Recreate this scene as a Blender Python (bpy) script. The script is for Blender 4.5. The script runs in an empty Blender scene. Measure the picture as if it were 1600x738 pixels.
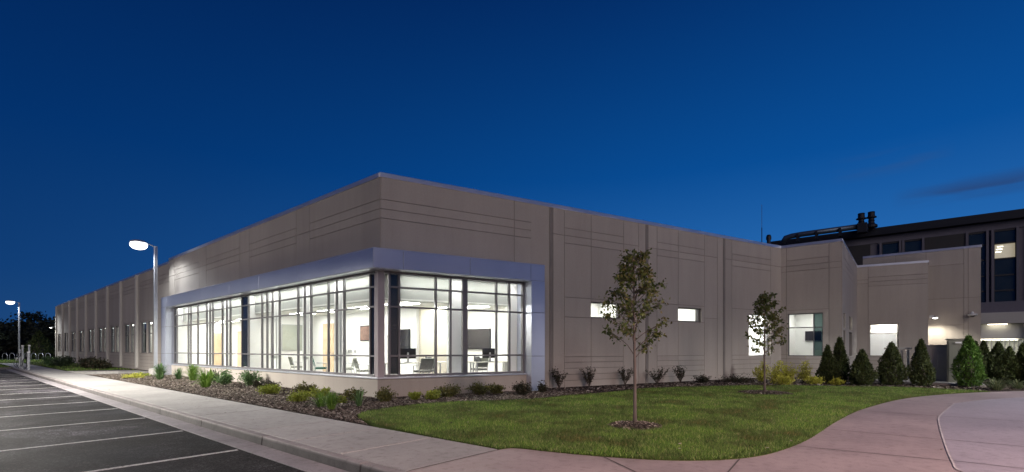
import bpy, bmesh, math, random
import numpy as np
from mathutils import Vector, Matrix
R = math.radians
random.seed(7); rng = np.random.default_rng(7)
scn = bpy.context.scene
col = scn.collection

# ---------------------------------------------------------------- camera
cam = bpy.data.cameras.new('camera'); camo = bpy.data.objects.new('camera', cam); col.objects.link(camo)
camo.location = (0, 0, 1.5); camo.rotation_euler = (R(90), 0, R(-49.7))
cam.sensor_width = 36; cam.lens = 16.875; cam.shift_y = 0.1106; cam.clip_end = 2000; cam.clip_start = .05
scn.camera = camo
scn.view_settings.view_transform = 'Standard'; scn.view_settings.look = 'None'
scn.view_settings.exposure = 0.28; scn.view_settings.gamma = 1

# ---------------------------------------------------------------- world: dusk sky
W = bpy.data.worlds.new('World'); scn.world = W; W.use_nodes = True
nt = W.node_tree; nt.nodes.clear()
def N(t, **k):
    n = nt.nodes.new(t)
    for a, b in k.items(): setattr(n, a, b)
    return n
out = N('ShaderNodeOutputWorld'); bg = N('ShaderNodeBackground'); nt.links.new(bg.outputs[0], out.inputs[0])
tc = N('ShaderNodeTexCoord'); sp = N('ShaderNodeSeparateXYZ'); nt.links.new(tc.outputs['Generated'], sp.inputs[0])
def math_(op, a, b=None, clamp=False):
    n = N('ShaderNodeMath', operation=op); n.use_clamp = clamp
    for i, v in enumerate((a, b)):
        if v is None: continue
        if isinstance(v, (int, float)): n.inputs[i].default_value = v
        else: nt.links.new(v, n.inputs[i])
    return n.outputs[0]
def ramp(fac, stops):
    n = N('ShaderNodeValToRGB'); nt.links.new(fac, n.inputs[0])
    els = n.color_ramp.elements
    while len(els) < len(stops): els.new(.5)
    for e, (p, c) in zip(els, stops): e.position = p; e.color = (*c, 1)
    return n.outputs[0]
def mixc(f, a, b, mode='MIX'):
    n = N('ShaderNodeMix', data_type='RGBA', blend_type=mode)
    if isinstance(f, (int, float)): n.inputs[0].default_value = f
    else: nt.links.new(f, n.inputs[0])
    nt.links.new(a, n.inputs[6]) if not isinstance(a, tuple) else setattr(n.inputs[6], 'default_value', (*a, 1))
    nt.links.new(b, n.inputs[7]) if not isinstance(b, tuple) else setattr(n.inputs[7], 'default_value', (*b, 1))
    return n.outputs[2]
# glow azimuth: low afterglow where the sun went down (beyond the right end of the building)
ga = (0.998, -0.06)
dot = math_('ADD', math_('MULTIPLY', sp.outputs[0], ga[0]), math_('MULTIPLY', sp.outputs[1], ga[1]))
az = math_('POWER', math_('MULTIPLY', math_('ADD', dot, 1.0), .5, True), 2.6, True)
el = sp.outputs[2]
cool = ramp(el, [(0.0, (.0045, .034, .130)), (.12, (.002, .027, .125)), (.33, (.0006, .021, .112)), (.62, (.0004, .0095, .062))])
glow = ramp(el, [(0.0, (.06, .22, .52)), (.12, (.024, .155, .46)), (.33, (.003, .080, .32)), (.62, (.0012, .030, .155))])
skyc = mixc(az, cool, glow)
# two thin dark wisps low in the glow
ns = N('ShaderNodeTexNoise'); mp = N('ShaderNodeMapping'); mp.inputs['Scale'].default_value = (5, 5, 42)
nt.links.new(tc.outputs['Generated'], mp.inputs[0]); nt.links.new(mp.outputs[0], ns.inputs[0]); ns.inputs['Scale'].default_value = 1.3; ns.inputs['Detail'].default_value = 6
def wisp(x, y, z, e0, thick, tight):
    l = math.sqrt(x * x + y * y)
    d = math_('DIVIDE', math_('ADD', math_('MULTIPLY', sp.outputs[0], x / l), math_('MULTIPLY', sp.outputs[1], y / l)), math_('POWER', math_('SUBTRACT', 1.0, math_('MULTIPLY', el, el)), .5))
    a_ = math_('MULTIPLY', math_('SUBTRACT', d, tight), 1 / (1 - tight) * 1.2, True)
    v_ = math_('SUBTRACT', 1.0, math_('DIVIDE', math_('ABSOLUTE', math_('SUBTRACT', el, e0)), thick), True)
    return math_('MULTIPLY', math_('MULTIPLY', a_, v_, True), math_('MULTIPLY', math_('SUBTRACT', ns.outputs[0], .36, True), 5.0, True), True)
skyc = mixc(math_('MULTIPLY', wisp(1.43, -.15, 0, .236, .020, .990), .75), skyc, (.022, .055, .165))
skyc = mixc(math_('MULTIPLY', wisp(1.27, .05, 0, .292, .022, .9965), .35), skyc, (.03, .08, .22))
nt.links.new(skyc, bg.inputs[0]); bg.inputs[1].default_value = 0.84

# faint, very soft twilight fill, added from behind the camera
sun = bpy.data.lights.new('sun', 'SUN'); sun.energy = .62; sun.angle = R(40); sun.color = (1.0, .87, .80)
so = bpy.data.objects.new('sun', sun); col.objects.link(so)
so.rotation_euler = Vector((.68, .66, -.33)).to_track_quat('-Z', 'Y').to_euler()

# ================================================================ helpers
def tag(o, label=None, cat=None, group=None, kind=None):
    if label: o['label'] = label
    if cat: o['category'] = cat
    if group: o['group'] = group
    if kind: o['kind'] = kind
    return o
def empty(name, loc=(0, 0, 0), rz=0):
    o = bpy.data.objects.new(name, None); col.objects.link(o); o.location = loc; o.rotation_euler = (0, 0, rz)
    o.empty_display_size = .2
    return o
def copy_tree(o, parent=None):
    c = o.copy(); col.objects.link(c)
    if parent: c.parent = parent
    for ch in list(o.children): copy_tree(ch, c)
    return c

class Fr:      # a facade frame: s along, o outwards, z up
    def __init__(s, P, D, Nn): s.P = Vector(P).to_2d() if False else Vector((P[0], P[1])); s.D = Vector(D).normalized(); s.N = Vector(Nn).normalized()
    def p(s, a, o, z): q = s.P + s.D * a + s.N * o; return (q.x, q.y, z)
class MB:
    def __init__(s): s.v = []; s.f = []; s.smooth = False
    def add(s, vs, fs):
        n = len(s.v); s.v += [tuple(v) for v in vs]; s.f += [tuple(i + n for i in f) for f in fs]
    def box(s, x0, x1, y0, y1, z0, z1):
        s.add([(x, y, z) for z in (z0, z1) for y in (y0, y1) for x in (x0, x1)],
              [(0, 2, 3, 1), (4, 5, 7, 6), (0, 1, 5, 4), (2, 6, 7, 3), (0, 4, 6, 2), (1, 3, 7, 5)])
    def fbox(s, fr, s0, s1, z0, z1, o0, o1):
        s.add([fr.p(a, o, z) for z in (z0, z1) for o in (o0, o1) for a in (s0, s1)],
              [(0, 2, 3, 1), (4, 5, 7, 6), (0, 1, 5, 4), (2, 6, 7, 3), (0, 4, 6, 2), (1, 3, 7, 5)])
    def prism(s, poly, z0, z1):
        n = len(poly)
        s.add([(x, y, z0) for x, y in poly] + [(x, y, z1) for x, y in poly],
              [tuple(range(n))[::-1], tuple(range(n, 2 * n))] + [(i, (i + 1) % n, n + (i + 1) % n, n + i) for i in range(n)])
    def quad(s, a, b, c, d): s.add([a, b, c, d], [(0, 1, 2, 3)])
    def tube(s, pts, rad, seg=10, cap=True):
        pts = [Vector(p) for p in pts]
        if isinstance(rad, (int, float)): rad = [rad] * len(pts)
        up = Vector((0, 0, 1)); base = len(s.v); rings = []
        for i, p in enumerate(pts):
            t = (pts[min(i + 1, len(pts) - 1)] - pts[max(i - 1, 0)]).normalized()
            a = t.cross(up if abs(t.z) < .95 else Vector((1, 0, 0))).normalized(); b = t.cross(a).normalized()
            if i and a.dot(pa) < 0 and abs(a.dot(pa)) > .5: a = -a; b = -b
            pa = a
            rings.append([p + (a * math.cos(2 * math.pi * k / seg) + b * math.sin(2 * math.pi * k / seg)) * rad[i] for k in range(seg)])
        vs = [v for r in rings for v in r]; fs = []
        for i in range(len(pts) - 1):
            for k in range(seg):
                fs.append((i * seg + k, i * seg + (k + 1) % seg, (i + 1) * seg + (k + 1) % seg, (i + 1) * seg + k))
        if cap: fs += [tuple(range(seg))[::-1], tuple(range((len(pts) - 1) * seg, len(pts) * seg))]
        s.add(vs, fs)
    def lathe(s, c, prof, seg=20):
        vs = []; fs = []
        for r, z in prof: vs += [(c[0] + r * math.cos(2 * math.pi * k / seg), c[1] + r * math.sin(2 * math.pi * k / seg), c[2] + z) for k in range(seg)]
        for i in range(len(prof) - 1):
            for k in range(seg): fs.append((i * seg + k, i * seg + (k + 1) % seg, (i + 1) * seg + (k + 1) % seg, (i + 1) * seg + k))
        fs += [tuple(range(seg))[::-1], tuple(range((len(prof) - 1) * seg, len(prof) * seg))]
        s.add(vs, fs)
    def build(s, name, m, parent=None, bevel=0, smooth=False, recalc=True):
        me = bpy.data.meshes.new(name); me.from_pydata(s.v, [], s.f); me.materials.append(m)
        if recalc:
            bm = bmesh.new(); bm.from_mesh(me); bmesh.ops.recalc_face_normals(bm, faces=bm.faces); bm.to_mesh(me); bm.free()
        if smooth: me.polygons.foreach_set('use_smooth', [True] * len(me.polygons))
        o = bpy.data.objects.new(name, me); col.objects.link(o)
        if parent: o.parent = parent
        if bevel:
            b = o.modifiers.new('bevel', 'BEVEL'); b.width = bevel; b.segments = 2; b.limit_method = 'ANGLE'; b.angle_limit = R(40)
        return o
def np_mesh(name, V, F, m, parent=None, k=4, smooth=False):
    me = bpy.data.meshes.new(name); nv = len(V); nf = len(F)
    me.vertices.add(nv); me.vertices.foreach_set('co', np.asarray(V, dtype=np.float32).ravel())
    me.loops.add(nf * k); me.loops.foreach_set('vertex_index', np.asarray(F, dtype=np.int32).ravel())
    me.polygons.add(nf); me.polygons.foreach_set('loop_start', np.arange(0, nf * k, k, dtype=np.int32))
    try: me.polygons.foreach_set('loop_total', np.full(nf, k, dtype=np.int32))
    except Exception: pass
    me.update(calc_edges=True); me.validate(); me.materials.append(m)
    o = bpy.data.objects.new(name, me); col.objects.link(o)
    if parent: o.parent = parent
    return o

# ---------------------------------------------------------------- materials
class Mt:
    def __init__(s, name):
        s.m = bpy.data.materials.new(name); s.m.use_nodes = True; s.t = s.m.node_tree; s.b = s.t.nodes['Principled BSDF']; s.o = s.t.nodes['Material Output']
    def n(s, t, **k):
        n = s.t.nodes.new(t)
        for a, b in k.items(): setattr(n, a, b)
        return n
    def l(s, a, b): s.t.links.new(a, b)
    def noise(s, scale, detail=4, rough=.55, coord='Object', sc=None):
        tc = s.n('ShaderNodeTexCoord'); n = s.n('ShaderNodeTexNoise'); n.inputs['Scale'].default_value = scale
        n.inputs['Detail'].default_value = detail; n.inputs['Roughness'].default_value = rough
        if sc:
            mp = s.n('ShaderNodeMapping'); mp.inputs['Scale'].default_value = sc; s.l(tc.outputs[coord], mp.inputs[0]); s.l(mp.outputs[0], n.inputs[0])
        else: s.l(tc.outputs[coord], n.inputs[0])
        return n.outputs[0]
    def ramp(s, fac, stops):
        n = s.n('ShaderNodeValToRGB'); s.l(fac, n.inputs[0]); e = n.color_ramp.elements
        while len(e) < len(stops): e.new(.5)
        for q, (p, c) in zip(e, stops): q.position = p; q.color = (*c, 1)
        return n.outputs[0]
    def mul(s, a, b, f=1.0, mode='MULTIPLY'):
        n = s.n('ShaderNodeMix', data_type='RGBA', blend_type=mode); n.inputs[0].default_value = f
        for i, v in ((6, a), (7, b)):
            if isinstance(v, tuple): n.inputs[i].default_value = (*v, 1)
            else: s.l(v, n.inputs[i])
        return n.outputs[2]
    def bump(s, h, dist=.01, strength=.5):
        b = s.n('ShaderNodeBump'); b.inputs['Distance'].default_value = dist; b.inputs['Strength'].default_value = strength
        s.l(h, b.inputs['Height']); s.l(b.outputs[0], s.b.inputs['Normal'])
    def set(s, rough=.6, metal=0, spec=.5):
        s.b.inputs['Roughness'].default_value = rough; s.b.inputs['Metallic'].default_value = metal; s.b.inputs['Specular IOR Level'].default_value = spec
        return s
def varied(name, c, rough=.6, metal=0, var=.12, scale=1.2, fine=0, bump=0, streak=False, spec=.5, island=0):
    m = Mt(name); m.set(rough, metal, spec)
    n1 = m.noise(scale, 5, .6, sc=(1, 1, .25) if streak else None)
    lo = tuple(x * (1 - var) for x in c); hi = tuple(min(1, x * (1 + var)) for x in c)
    cc = m.ramp(n1, [(.3, lo), (.7, hi)])
    if fine:
        n2 = m.noise(fine, 3, .7); cc = m.mul(cc, m.ramp(n2, [(.3, (.86,) * 3), (.7, (1.0,) * 3)]))
        if bump: m.bump(n2, bump, .6)
    if island:
        g = m.n('ShaderNodeNewGeometry'); cc = m.mul(cc, m.ramp(g.outputs['Random Per Island'], [(0, (1 - island,) * 3), (1, (1 + island,) * 3)]))
        sk = m.noise(2.6, 6, .7, sc=(1, 1, .10)); cc = m.mul(cc, m.ramp(sk, [(.30, (.94, .935, .93)), (.5, (1, 1, 1)), (.75, (1.03, 1.03, 1.03))]))
    m.l(cc, m.b.inputs['Base Color'])
    rr = m.n('ShaderNodeMapRange'); m.l(n1, rr.inputs[0]); rr.inputs[3].default_value = max(.02, rough - .07); rr.inputs[4].default_value = min(1, rough + .07); m.l(rr.outputs[0], m.b.inputs['Roughness'])
    return m.m
def emis(name, c, s):
    m = Mt(name); m.b.inputs['Base Color'].default_value = (.8, .8, .8, 1); m.b.inputs['Emission Color'].default_value = (*c, 1); m.b.inputs['Emission Strength'].default_value = s
    return m.m
def glass(name, tint=(.9, .94, .92), refl=1.0, rough=.0):
    m = Mt(name); m.t.nodes.remove(m.b)
    tr = m.n('ShaderNodeBsdfTransparent'); tr.inputs[0].default_value = (*tint, 1)
    gl = m.n('ShaderNodeBsdfGlossy'); gl.inputs['Roughness'].default_value = rough; gl.inputs[0].default_value = (.9, .95, 1, 1)
    fr = m.n('ShaderNodeLayerWeight'); fr.inputs[0].default_value = .5
    pw = m.n('ShaderNodeMath', operation='POWER'); m.l(fr.outputs['Facing'], pw.inputs[0]); pw.inputs[1].default_value = 5.0
    mm = m.n('ShaderNodeMath', operation='MULTIPLY_ADD'); m.l(pw.outputs[0], mm.inputs[0]); mm.inputs[1].default_value = .9 * min(1, refl); mm.inputs[2].default_value = .05 * refl; mm.use_clamp = True
    mx = m.n('ShaderNodeMixShader'); m.l(mm.outputs[0], mx.inputs[0]); m.l(tr.outputs[0], mx.inputs[1]); m.l(gl.outputs[0], mx.inputs[2])
    m.l(mx.outputs[0], m.o.inputs[0]); return m.m
def leafmat(name, cols, rough=.5, trans=.25):
    m = Mt(name); m.set(rough, 0, .35)
    g = m.n('ShaderNodeNewGeometry'); k = len(cols)
    cc = m.ramp(g.outputs['Random Per Island'], [(i / (k - 1), c) for i, c in enumerate(cols)])
    cc = m.mul(cc, m.ramp(m.noise(2.2, 2), [(.3, (.72,) * 3), (.7, (1.0,) * 3)]))
    m.l(cc, m.b.inputs['Base Color'])
    t = m.n('ShaderNodeBsdfTranslucent'); m.l(cc, t.inputs[0]); mx = m.n('ShaderNodeMixShader'); mx.inputs[0].default_value = trans
    m.l(m.b.outputs[0], mx.inputs[1]); m.l(t.outputs[0], mx.inputs[2]); m.l(mx.outputs[0], m.o.inputs[0]); return m.m

M = {}
M['precast'] = varied('precast', (.40, .362, .322), .82, 0, .12, .30, 34, .002, True, island=.05)
M['precast_light'] = varied('precast_light', (.54, .52, .48), .8, 0, .07, .5, 34, .002, True)
M['joint'] = varied('joint', (.20, .18, .165), .9, 0, .1, 2)
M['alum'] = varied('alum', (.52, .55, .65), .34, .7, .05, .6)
M['alum_core'] = varied('alum_core', (.10, .10, .12), .6, .3, .05, 2)
M['coping'] = varied('coping', (.60, .62, .68), .33, .7, .06, .8)
M['mullion'] = varied('mullion', (.17, .165, .17), .42, .45, .08, 1.5)
M['post'] = varied('post', (.33, .29, .30), .5, .3, .06, 1)
M['spandrel'] = varied('spandrel', (.018, .022, .032), .08, 0, .1, 1)
M['glass'] = glass('glass', (.93, .96, .94), .9)
M['tint_glass'] = glass('tint_glass', (.10, .15, .135), 1.6)
M['far_glass'] = glass('far_glass', (.35, .40, .42), 2.4)
M['dark_glass'] = varied('dark_glass', (.014, .024, .028), .22, 0, .2, .6, spec=.9)
M['wallpaint'] = varied('wallpaint', (.80, .80, .77), .8, 0, .02, .6)
M['wallwhite'] = varied('wallwhite', (.83, .83, .81), .8, 0, .02, .6)
M['tanpaint'] = varied('tanpaint', (.58, .54, .46), .8, 0, .02, .6)
M['greypaint'] = varied('greypaint', (.40, .41, .38), .85, 0, .03, .6)
M['ceiling'] = varied('ceiling', (.72, .72, .68), .9, 0, .04, 3)
M['carpet'] = varied('carpet', (.42, .41, .38), .9, 0, .12, 5, 60)
M['wood'] = varied('wood', (.56, .42, .28), .45, 0, .15, 2.5, streak=True)
M['steel'] = varied('steel', (.45, .46, .48), .35, .85, .06, 3)
M['galv'] = varied('galv', (.50, .52, .55), .38, .7, .08, 2)
M['dkmetal'] = varied('dkmetal', (.05, .05, .055), .45, .4, .1, 3)
M['black'] = varied('black', (.012, .012, .014), .35, 0, .1, 3)
M['screen'] = varied('screen', (.035, .032, .034), .12, 0, .15, 1.5)
M['whiteplastic'] = varied('whiteplastic', (.75, .75, .73), .4, 0, .03, 3)
M['desk'] = varied('desk', (.66, .64, .58), .4, 0, .04, 2)
M['greyfab'] = varied('greyfab', (.20, .21, .19), .9, 0, .2, 8, 60)
M['greenfab'] = varied('greenfab', (.02, .10, .08), .9, 0, .2, 8, 60)
M['board'] = varied('board', (.40, .42, .36), .6, 0, .04, 1)
M['cabinet'] = varied('cabinet', (.21, .21, .17), .45, .1, .08, 1.2)
M['cabinet_grey'] = varied('cabinet_grey', (.36, .35, .33), .45, .1, .08, 1.2)
M['farwall'] = varied('farwall', (.15, .14, .175), .8, 0, .1, .2, 6)
M['farpanel'] = varied('farpanel', (.028, .026, .026), .6, 0, .15, .3)
M['duct'] = varied('duct', (.10, .13, .18), .4, .6, .1, .5)
M['farroof'] = varied('farroof', (.008, .010, .020), .6, .2, .1, .3)
M['bark'] = varied('bark', (.12, .095, .085), .9, 0, .25, 14, 60, .01, True)
M['bark2'] = varied('bark2', (.07, .055, .045), .9, 0, .25, 14, 60)
M['lamp'] = emis('lamp', (.96, .98, 1.0), 2.2)
M['downlight'] = emis('downlight', (1, .97, .9), 10)
M['troffer'] = emis('troffer', (1.0, .98, .93), 24.0)
M['perim'] = emis('perim', (1.0, .98, .95), 45.0)
M['troffer_hi'] = emis('troffer_hi', (1, .98, .95), 120)
M['troffer_dim'] = emis('troffer_dim', (1, .97, .9), 8.0)
M['far_light'] = emis('far_light', (1.0, .90, .7), 4.0)
m = Mt('shade'); m.set(.9); m.b.inputs['Base Color'].default_value = (.85, .85, .85, 1); t = m.n('ShaderNodeBsdfTranslucent'); t.inputs[0].default_value = (.92, .93, .95, 1); mx = m.n('ShaderNodeMixShader'); mx.inputs[0].default_value = .85
m.l(m.b.outputs[0], mx.inputs[1]); m.l(t.outputs[0], mx.inputs[2]); m.l(mx.outputs[0], m.o.inputs[0]); M['shade'] = m.m
# patterned chair fabric
m = Mt('patfab'); m.set(.9); v = m.n('ShaderNodeTexVoronoi'); tcn = m.n('ShaderNodeTexCoord'); m.l(tcn.outputs['Object'], v.inputs[0]); v.inputs['Scale'].default_value = 30
m.l(m.ramp(v.outputs['Distance'], [(.25, (.06, .07, .06)), (.5, (.42, .43, .38))]), m.b.inputs['Base Color']); M['patfab'] = m.m
# asphalt
m = Mt('asphalt'); m.set(.8, 0, .10)
big = m.noise(.22, 6, .7); spk = m.noise(28, 4, .9); mid = m.noise(3.2, 8, .85)
cc = m.ramp(big, [(.36, (.007, .0065, .0065)), (.50, (.015, .014, .0145)), (.62, (.045, .042, .047))])
cc = m.mul(cc, m.ramp(spk, [(.42, (.22,) * 3), (.50, (.8,) * 3), (.57, (3.4,) * 3)])); cc = m.mul(cc, m.ramp(mid, [(.40, (.40, .39, .38)), (.5, (.9, .9, .9)), (.60, (1.9, 1.85, 1.95))]))
m.l(cc, m.b.inputs['Base Color']); m.bump(spk, .006, .8)
m.l(m.ramp(m.noise(.4, 4), [(.35, (.62,) * 3), (.65, (.9,) * 3)]), m.b.inputs['Roughness']); M['asphalt'] = m.m
# painted line, worn
m = Mt('paint'); m.set(.6); m.l(m.ramp(m.noise(26, 5, .8), [(.38, (.07, .07, .07)), (.47, (.42, .41, .40)), (.8, (.58, .57, .56))]), m.b.inputs['Base Color']); M['paint'] = m.m
def concrete(name, c, lines=None, rough=.75, stain=.14, sc=.5):
    m = Mt(name); m.set(rough, 0, .4)
    a = m.noise(sc, 6, .65); f = m.noise(70, 3, .7)
    cc = m.ramp(a, [(.28, tuple(x * (1 - stain) for x in c)), (.72, tuple(x * (1 + stain) for x in c))])
    cc = m.mul(cc, m.ramp(f, [(.3, (.80,) * 3), (.7, (1.05,) * 3)]))
    g = m.n('ShaderNodeNewGeometry'); cc = m.mul(cc, m.ramp(g.outputs['Random Per Island'], [(0, (.90,) * 3), (1, (1.08,) * 3)]))
    st = m.noise(7, 5, .7); cc = m.mul(cc, m.ramp(st, [(.34, (.70, .69, .68)), (.47, (1.0,) * 3), (.62, (1.07,) * 3)]), .8)
    m.l(cc, m.b.inputs['Base Color']); m.bump(f, .003, .5); return m.m
M['sidewalk'] = concrete('sidewalk', (.37, .355, .34), stain=.2)
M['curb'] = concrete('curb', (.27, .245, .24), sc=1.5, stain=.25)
def darken_low(mat, z0, z1, dark):        # darkens the colour towards the foot of the kerb face
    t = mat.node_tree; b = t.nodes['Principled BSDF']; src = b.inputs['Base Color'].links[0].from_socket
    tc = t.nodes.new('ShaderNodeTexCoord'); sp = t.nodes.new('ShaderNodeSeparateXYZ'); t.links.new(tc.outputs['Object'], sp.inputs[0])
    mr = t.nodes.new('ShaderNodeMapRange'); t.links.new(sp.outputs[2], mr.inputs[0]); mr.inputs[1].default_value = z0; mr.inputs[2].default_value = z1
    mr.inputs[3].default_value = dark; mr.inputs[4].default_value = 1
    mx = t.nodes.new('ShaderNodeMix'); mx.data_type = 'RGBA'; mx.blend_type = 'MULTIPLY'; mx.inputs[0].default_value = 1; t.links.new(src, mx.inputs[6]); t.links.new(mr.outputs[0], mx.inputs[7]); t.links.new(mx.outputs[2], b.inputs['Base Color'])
darken_low(M['curb'], -.05, -.012, .34)
M['gutter'] = concrete('gutter', (.26, .24, .25), sc=1.2, stain=.22)
M['plaza'] = concrete('plaza', (.335, .268, .262), rough=.5, stain=.30, sc=.45)
M['drive'] = concrete('drive', (.37, .33, .36), rough=.36, stain=.2, sc=.35)
M['groove'] = concrete('groove', (.10, .085, .08))
M['lightjoint'] = concrete('lightjoint', (.50, .46, .46))
# lawn soil / grass
m = Mt('lawn'); m.set(.95, 0, .1)
cc = m.ramp(m.noise(.55, 5, .7), [(.30, (.11, .09, .04)), (.46, (.06, .08, .02)), (.7, (.08, .12, .025))])
cc = m.mul(cc, m.ramp(m.noise(38, 4, .8), [(.3, (.45,) * 3), (.7, (1.25,) * 3)])); m.l(cc, m.b.inputs['Base Color']); m.bump(m.noise(38, 4, .8), .03, .8); M['lawn'] = m.m
m = Mt('grass'); m.set(.6, 0, .3); g = m.n('ShaderNodeNewGeometry')
cc = m.ramp(g.outputs['Random Per Island'], [(0, (.075, .14, .028)), (.5, (.125, .215, .042)), (.85, (.22, .31, .075)), (1, (.42, .39, .20))])
cc = m.mul(cc, m.ramp(m.noise(.8, 5, .75), [(.34, (1.05, .68, .8)), (.43, (.60, .58, .6)), (.50, (1, 1, 1)), (.60, (1.15, 1.25, .95))])); m.l(cc, m.b.inputs['Base Color'])
t = m.n('ShaderNodeBsdfTranslucent'); m.l(cc, t.inputs[0]); mx = m.n('ShaderNodeMixShader'); mx.inputs[0].default_value = .3
m.l(m.b.outputs[0], mx.inputs[1]); m.l(t.outputs[0], mx.inputs[2]); m.l(mx.outputs[0], m.o.inputs[0]); M['grass'] = m.m
m = Mt('ground'); m.set(.95, 0, .1); m.l(m.ramp(m.noise(.2, 5, .7), [(.3, (.022, .035, .012)), (.7, (.04, .055, .02))]), m.b.inputs['Base Color']); M['ground'] = m.m
m = Mt('mulch'); m.set(.95, 0, .1); m.l(m.mul(m.ramp(m.noise(.7, 4), [(.3, (.045, .034, .030)), (.7, (.08, .065, .055))]), m.ramp(m.noise(30, 3, .8), [(.3, (.3,) * 3), (.7, (1.4,) * 3)])), m.b.inputs['Base Color']); m.bump(m.noise(30, 3, .8), .03, 1); M['mulch'] = m.m
m = Mt('chips'); m.set(.9, 0, .15); g = m.n('ShaderNodeNewGeometry')
m.l(m.ramp(g.outputs['Random Per Island'], [(0, (.04, .03, .025)), (.5, (.15, .12, .10)), (.85, (.30, .255, .215)), (1, (.50, .45, .39))]), m.b.inputs['Base Color']); M['chips'] = m.m
M['leaf'] = leafmat('leaf', [(.05, .08, .018), (.09, .125, .028), (.16, .18, .045), (.17, .13, .045)])
M['leaf_pale'] = leafmat('leaf_pale', [(.05, .08, .04), (.10, .14, .07)])
M['arb'] = leafmat('arb', [(.025, .042, .014), (.06, .085, .026), (.12, .145, .045)], .6, .15)
M['arb_green'] = leafmat('arb_green', [(.04, .10, .014), (.08, .18, .024), (.15, .26, .05)], .6, .2)
M['juniper'] = leafmat('juniper', [(.14, .18, .02), (.25, .31, .035), (.38, .42, .08)], .6, .25)
M['juniper_dark'] = leafmat('juniper_dark', [(.05, .055, .016), (.12, .12, .03), (.21, .20, .06)], .6, .2)
M['dkshrub'] = leafmat('dkshrub', [(.015, .022, .010), (.04, .045, .02), (.08, .05, .035)], .5, .15)
M['yellow'] = leafmat('yellow', [(.28, .29, .03), (.50, .50, .06), (.70, .68, .14)], .5, .3)
M['blade'] = leafmat('blade', [(.09, .19, .03), (.18, .33, .05), (.30, .45, .10)], .5, .3)
M['blade_pale'] = leafmat('blade_pale', [(.08, .12, .05), (.18, .22, .10), (.26, .28, .15)], .5, .3)
M['bluegreen'] = leafmat('bluegreen', [(.06, .13, .045), (.12, .22, .08), (.22, .34, .14)], .5, .3)
M['woods'] = leafmat('woods', [(.010, .014, .010), (.020, .028, .018), (.035, .045, .028)], .8, .1)

# ================================================================ geometry constants
C0 = Vector((9.0, 13.14)); bD = R(109.7)
D = Vector((math.sin(bD), math.cos(bD))); NR = Vector((-.33710, -.94147))
FL = Fr((9.0, 0), (0, 1), (-1, 0))            # left facade, s = world Y
FR = Fr(C0, D, NR)                             # right facade
P1 = C0 + D * 21.85; P2 = Vector((P1.x, 3.016)); P3 = Vector((39.76, 3.21)); P4 = Vector((40.36, -.43))
FW = Fr((P1.x, 0), (0, 1), (-1, 0))
dW2 = (P3 - P2); FW2 = Fr(P2, dW2, (dW2.y, -dW2.x))
dW3 = (P4 - P3); FW3 = Fr(P3, dW3, (dW3.y, -dW3.x))
FW4 = Fr((41.5, 0), (0, 1), (-1, 0))
def isect(offL, offR):     # corner where the left plane pushed out offL meets the right plane pushed out offR
    X = 9.0 - offL; q = C0 + NR * offR; s = (X - q.x) / D.x
    return Vector((X, q.y + D.y * s))

# ================================================================ setting: ground
def struct(name, mb, m, **k): return tag(mb.build(name, m, **k), kind='structure')
g = MB(); g.box(-900, 900, -900, 900, -.9, -.30)
struct('ground', g, M['ground'])
YE = 56.5      # far end of the car park
a = MB(); a.box(-45, 3.12, -40, YE, -.29, -.145); struct('parking_lot', a, M['asphalt'])
gu = MB()
y = -40
while y < YE:
    gu.box(3.13, 3.49, y + .008, min(y + 3.04, YE) - .008, -.29, -.136 ); y += 3.04
gu.box(-45, 3.12, YE + .01, YE + .45, -.29, -.136)
struct('gutter', gu, M['gutter'], bevel=.006)
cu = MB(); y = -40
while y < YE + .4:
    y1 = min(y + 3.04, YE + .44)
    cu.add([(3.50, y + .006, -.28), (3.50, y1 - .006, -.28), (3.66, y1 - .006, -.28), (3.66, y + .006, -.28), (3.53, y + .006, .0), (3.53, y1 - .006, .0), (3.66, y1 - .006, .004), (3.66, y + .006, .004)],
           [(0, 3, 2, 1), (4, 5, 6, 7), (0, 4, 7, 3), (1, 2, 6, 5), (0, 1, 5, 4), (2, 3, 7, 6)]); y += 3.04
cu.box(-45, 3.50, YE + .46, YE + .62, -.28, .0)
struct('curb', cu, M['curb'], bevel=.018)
# parking lines
pl = MB()
for k in range(0, 17):
    yy = 8.49 + 2.82 * k
    pl.box(-2.4, 3.08, yy - .042, yy + .042, -.1445, -.1405)
struct('parking_lines', pl, M['paint'])
# sidewalk slabs
sw = MB(); y = 4.81
while y < 74:
    y1 = y + 1.52
    sw.box(3.675, 5.36, y + .015, y1 - .015, -.28, .0); y = y1
struct('sidewalk', sw, M['sidewalk'], bevel=.010)
sj = MB(); sj.box(3.66, 5.36, 4.8, 74, -.28, -.035); struct('sidewalk_base', sj, M['groove'])
# path to the side door, small walk far away
pa = MB(); pa.prism([(5.38, 43.6), (5.38, 45.0), (8.9, 42.9), (9.2, 38.2), (7.9, 38.6), (7.6, 41.6)], -.2, .0); struct('side_path', pa, M['sidewalk'])
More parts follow.
